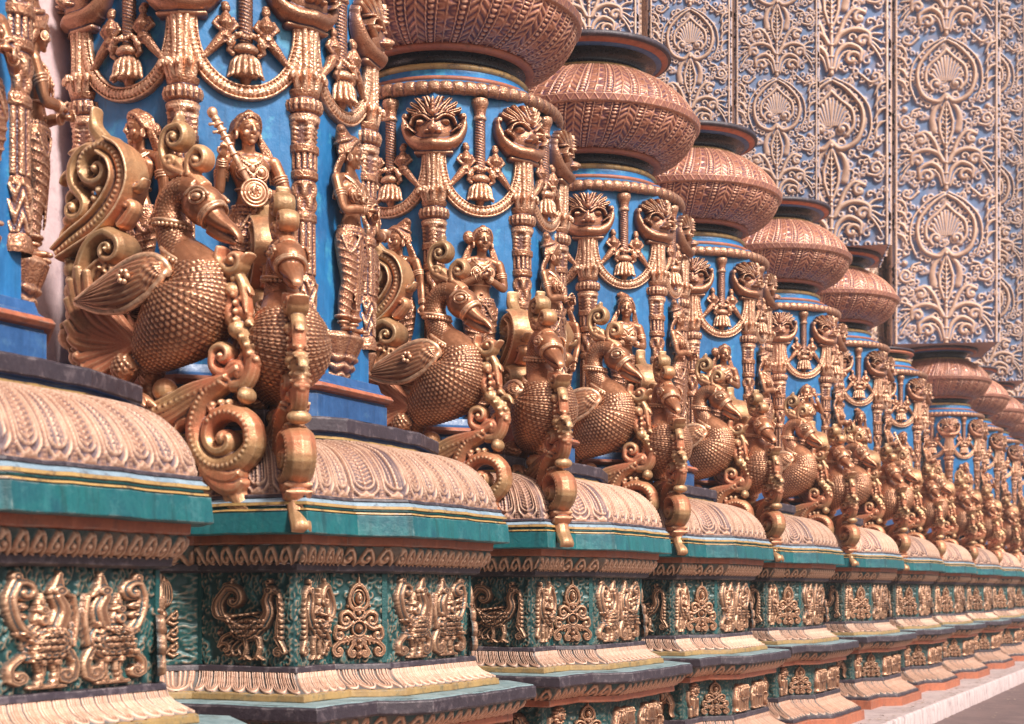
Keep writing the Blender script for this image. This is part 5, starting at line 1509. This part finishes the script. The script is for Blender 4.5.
# (row position, column kind, pillar width)
ROW = [(0, 'pot', .75), (1, 'pot', .75), (2, 'pot', .75), (3, 'pot', .75), (4, 'pot', .75), (5.2, 'pot', .9), (6.3, 'pot', 1.4), (7.4, 'low', 0), (8.55, None, 0),
       (9.7, 'pot', 1.75), (10.75, 'pot', 0), (11.8, 'pot', 1.5), (12.8, 'pot', 0), (13.8, 'pot', 1.5), (14.8, 'pot', 0)]
plinth0 = make_plinth()
cols = {}
for key, kw in ((('pot', .75), dict(height=4.6)), (('low', 0), dict(pot=False)), (('pot', .9), dict(pillar=.9, height=6)), (('pot', 1.4), dict(pillar=1.4, height=9)), (('pot', 1.75), dict(pillar=1.75, height=15)), (('pot', 0), dict(pillar=0)), (('pot', 1.5), dict(pillar=1.5, height=16))):
    cols[key] = [make_column(**kw), False]
bird0 = make_bird(BIRD)
fig0 = {k: [make_figure(k), False] for k in FIGS}
used = {'bird': False, 'plinth': False}
KINDTXT = {'lute': 'woman playing a long lute', 'greeting': 'woman with joined hands', 'profile': 'capped woman turned to the right', 'leaning': 'capped woman with one hand raised',
           'side': 'woman with a bun facing left', 'flute': 'woman playing a flute', 'bowl': 'woman holding a bowl'}
DIAG = ['flute', 'lute', 'greeting', 'bowl', 'greeting', 'flute', 'bowl', 'lute', None, 'greeting', 'flute', 'bowl', 'lute', 'greeting', 'bowl']
NEAR = ['side', 'side', 'leaning', 'side', 'leaning', 'side', 'leaning', 'side', None, 'leaning', 'side', 'leaning', 'side', 'leaning', 'side']
ROAD = ['profile', 'profile', 'profile', 'profile', 'profile', 'profile', 'profile', 'profile', None, 'side', 'profile', 'profile', 'profile', 'profile', 'profile']


def take(entry):
    if not entry[1]: entry[1] = True; return entry[0]
    return copy_tree(entry[0])


PL_E, BIRD_E = [plinth0, False], [bird0, False]
ci = 0
for i, (n, kind, pw) in enumerate(ROW):
    y = ty(n); rank = ORD[i]
    p = take(PL_E); p.location = (ROWX, y, EYE)
    tag(p, f'teal and copper carved plinth, {rank} in the row from the left', 'plinth', 'carved plinths in a row', 'thing')
    if kind:
        c = take(cols[(kind, pw)]); c.location = (ROWX, y, EYE + ZB)
        what = 'blue column with a ribbed copper pot capital' if kind == 'pot' else 'blue column without a pot on top'
        tag(c, f'{what}, on the {rank} plinth from the left', 'column', 'blue columns in a row', 'thing')
        for f, nm, word in ((-90, NEAR[i], 'left face'), (-45, DIAG[i], 'corner face'), (0, ROAD[i], 'right face')) + (((45, 'profile' if i == 0 else 'bowl', 'far face'),) if i < 2 else ()):
            s = take(fig0[nm]); a = math.radians(f); R_ = AP + .055
            sh_ = .10 if f == -90 else 0.
            s.location = (ROWX + R_ * math.cos(a) + sh_, y + R_ * math.sin(a), EYE + 1.262); s.rotation_euler = (0, 0, a - PI / 2); s.scale = (1, .8, 1)
            tag(s, f'statue of a {KINDTXT[nm]}, {word} of {rank} column', 'statue', 'copper statues of women on the columns')
    for phi, face, rad, zb, word in ((59.5, 0, 1.20, .822, 'in side view, left of'), (42, -45, 1.32, .715, 'facing the viewer, in front of')):
        b = take(BIRD_E); a = math.radians(-phi + (6 if (i == 2 and face) else 0))
        b.location = (ROWX + rad * math.cos(a), y + rad * math.sin(a), EYE + zb); b.rotation_euler = (0, 0, math.radians(face + rnd.uniform(-3, 3) * (i > 1)))
        k_ = 1 + rnd.uniform(-.03, .03) * (i > 1); b.scale = (k_, k_ * 1.05, k_ * .88) if face else (k_ * 1.05,) * 3
        tag(b, f'copper peacock statue {word} the {rank} column' if kind else f'copper peacock statue {word} the empty {rank} plinth', 'peacock statue', 'copper peacock statues along the row')


# ------------------------------------------------------------------ setting
def sheet(name, mat, x0, x1, y0, y1, z, kind='structure', nx=2, ny=2):
    mb = MB(); X, Y = np.meshgrid(np.linspace(x0, x1, nx), np.linspace(y0, y1, ny), indexing='ij'); mb.grid(np.stack([X, Y, np.full_like(X, z)], -1)); o = ob(name, finish(mb, name, mat, smooth=False)); o['kind'] = kind; return o


sheet('road', M['road'], -400, 400, -400, 600, 0)
CX = -2.82
mb = MB(); zt = EYE - 1.22
mb.add([(-6, -12, zt), (CX - .03, -12, zt), (CX - .03, 75, zt), (-6, 75, zt)], [(0, 1, 2, 3)])
o = ob('ledge', finish(mb, 'ledge', M['ledge'], smooth=False)); o['kind'] = 'structure'
mb = MB(); yy = np.arange(-12, 75.1, .12); pr = [(CX - .03, zt + .003), (CX - .012, zt + .001), (CX, zt - .015), (CX + .012, .0)]
G = np.zeros((4, len(yy), 3)); rr_ = random.Random(3)
for k, (x, z) in enumerate(pr): G[k, :, 0] = x + np.array([rr_.uniform(-.006, .006) for _ in yy]); G[k, :, 1] = yy; G[k, :, 2] = z
mb.grid(G); me = finish(mb, 'curb', M['curb']); fixo(me); o = ob('kerb', me); o['kind'] = 'structure'

# wall behind the columns: plaster below, carved storey above
WX = -5.12
wl = ob('facade_wall', None, None, (WX, -3, 0)); tag(wl, 'tall mauve facade wall with carved upper storey behind the columns', 'wall', None, 'thing')
mb = MB(); mb.add([(0, -9, 0), (0, 80, 0), (0, 80, 4.9), (0, -9, 4.9), (-.55, 80, 4.9), (-.55, -9, 4.9)], [(0, 1, 2, 3), (3, 2, 4, 5)]); ob('plaster', finish(mb, 'plaster', M['wall'], smooth=False), wl)
R = COLM['_motif']; n, m = R.H.shape
big = Relief(0, 3 * .75, 0, 3 * 1.15, .009)
u = (big.X / .75) % 1 * .75 - .375; v = (big.Z) % 1.15
big.H = R.sample(u, v)
bigm = big.mesh('wall_panel', M['pillar'], warp=lambda x, z, h: np.stack([h, x, z], -1), full=True)
SCL = 1.55
for i in range(21):
    for j in range(4):
        ob('carved_panel', bigm, wl, (-.5, 6 + i * 2.25 * SCL, 4.9 + j * 3.45 * SCL), (0, 0, 0), (SCL,) * 3)

# grit and dry leaf scraps on the ledge and the road
mb = MB(); rr_ = random.Random(21)
for _ in range(900):
    y = 9 + 45 * rr_.random() ** 1.6; onl = rr_.random() < .45
    x = rr_.uniform(-3.05, CX - .03) if onl else CX + .03 + 2.6 * rr_.random() ** 2.2; z = (zt if onl else 0.0) + .004
    a = rr_.uniform(0, PI); l = rr_.uniform(.006, .032); w_ = l * rr_.uniform(.3, .8); c_, s_ = math.cos(a), math.sin(a)
    P = [(-l, 0, 0), (0, -w_, .006 * rr_.random()), (l, 0, .004), (0, w_, .010 * rr_.random())]
    mb.add([(x + p[0] * c_ - p[1] * s_, y + p[0] * s_ + p[1] * c_, z + p[2]) for p in P], [(0, 1, 2, 3)])
o = ob('litter', finish(mb, 'litter', paint('litter_flakes', (.42, .31, .24), (.20, .13, .10), .8, scale=30.), smooth=False)); tag(o, 'scattered grit and dry leaf scraps along the kerb', 'litter', None, 'stuff')

# thin warm haze over the far end of the row
mb = MB(); mb.box((40, 42, 14.4), (70, 62, 15.4)); me = finish(mb, 'haze', (hm := bpy.data.materials.new('haze_air')), smooth=False)
hm.use_nodes = True; ht = hm.node_tree; ht.nodes.clear()
ho = ht.nodes.new('ShaderNodeOutputMaterial'); hvn = ht.nodes.new('ShaderNodeVolumePrincipled'); ht.links.new(hvn.outputs[0], ho.inputs['Volume'])
hvn.inputs['Color'].default_value = (.92, .88, .90, 1); hvn.inputs['Density'].default_value = .002; hvn.inputs['Anisotropy'].default_value = .2
o = ob('haze', me); o['kind'] = 'stuff'; o['label'] = 'pale haze in the air over the far end of the row'; o['category'] = 'haze'
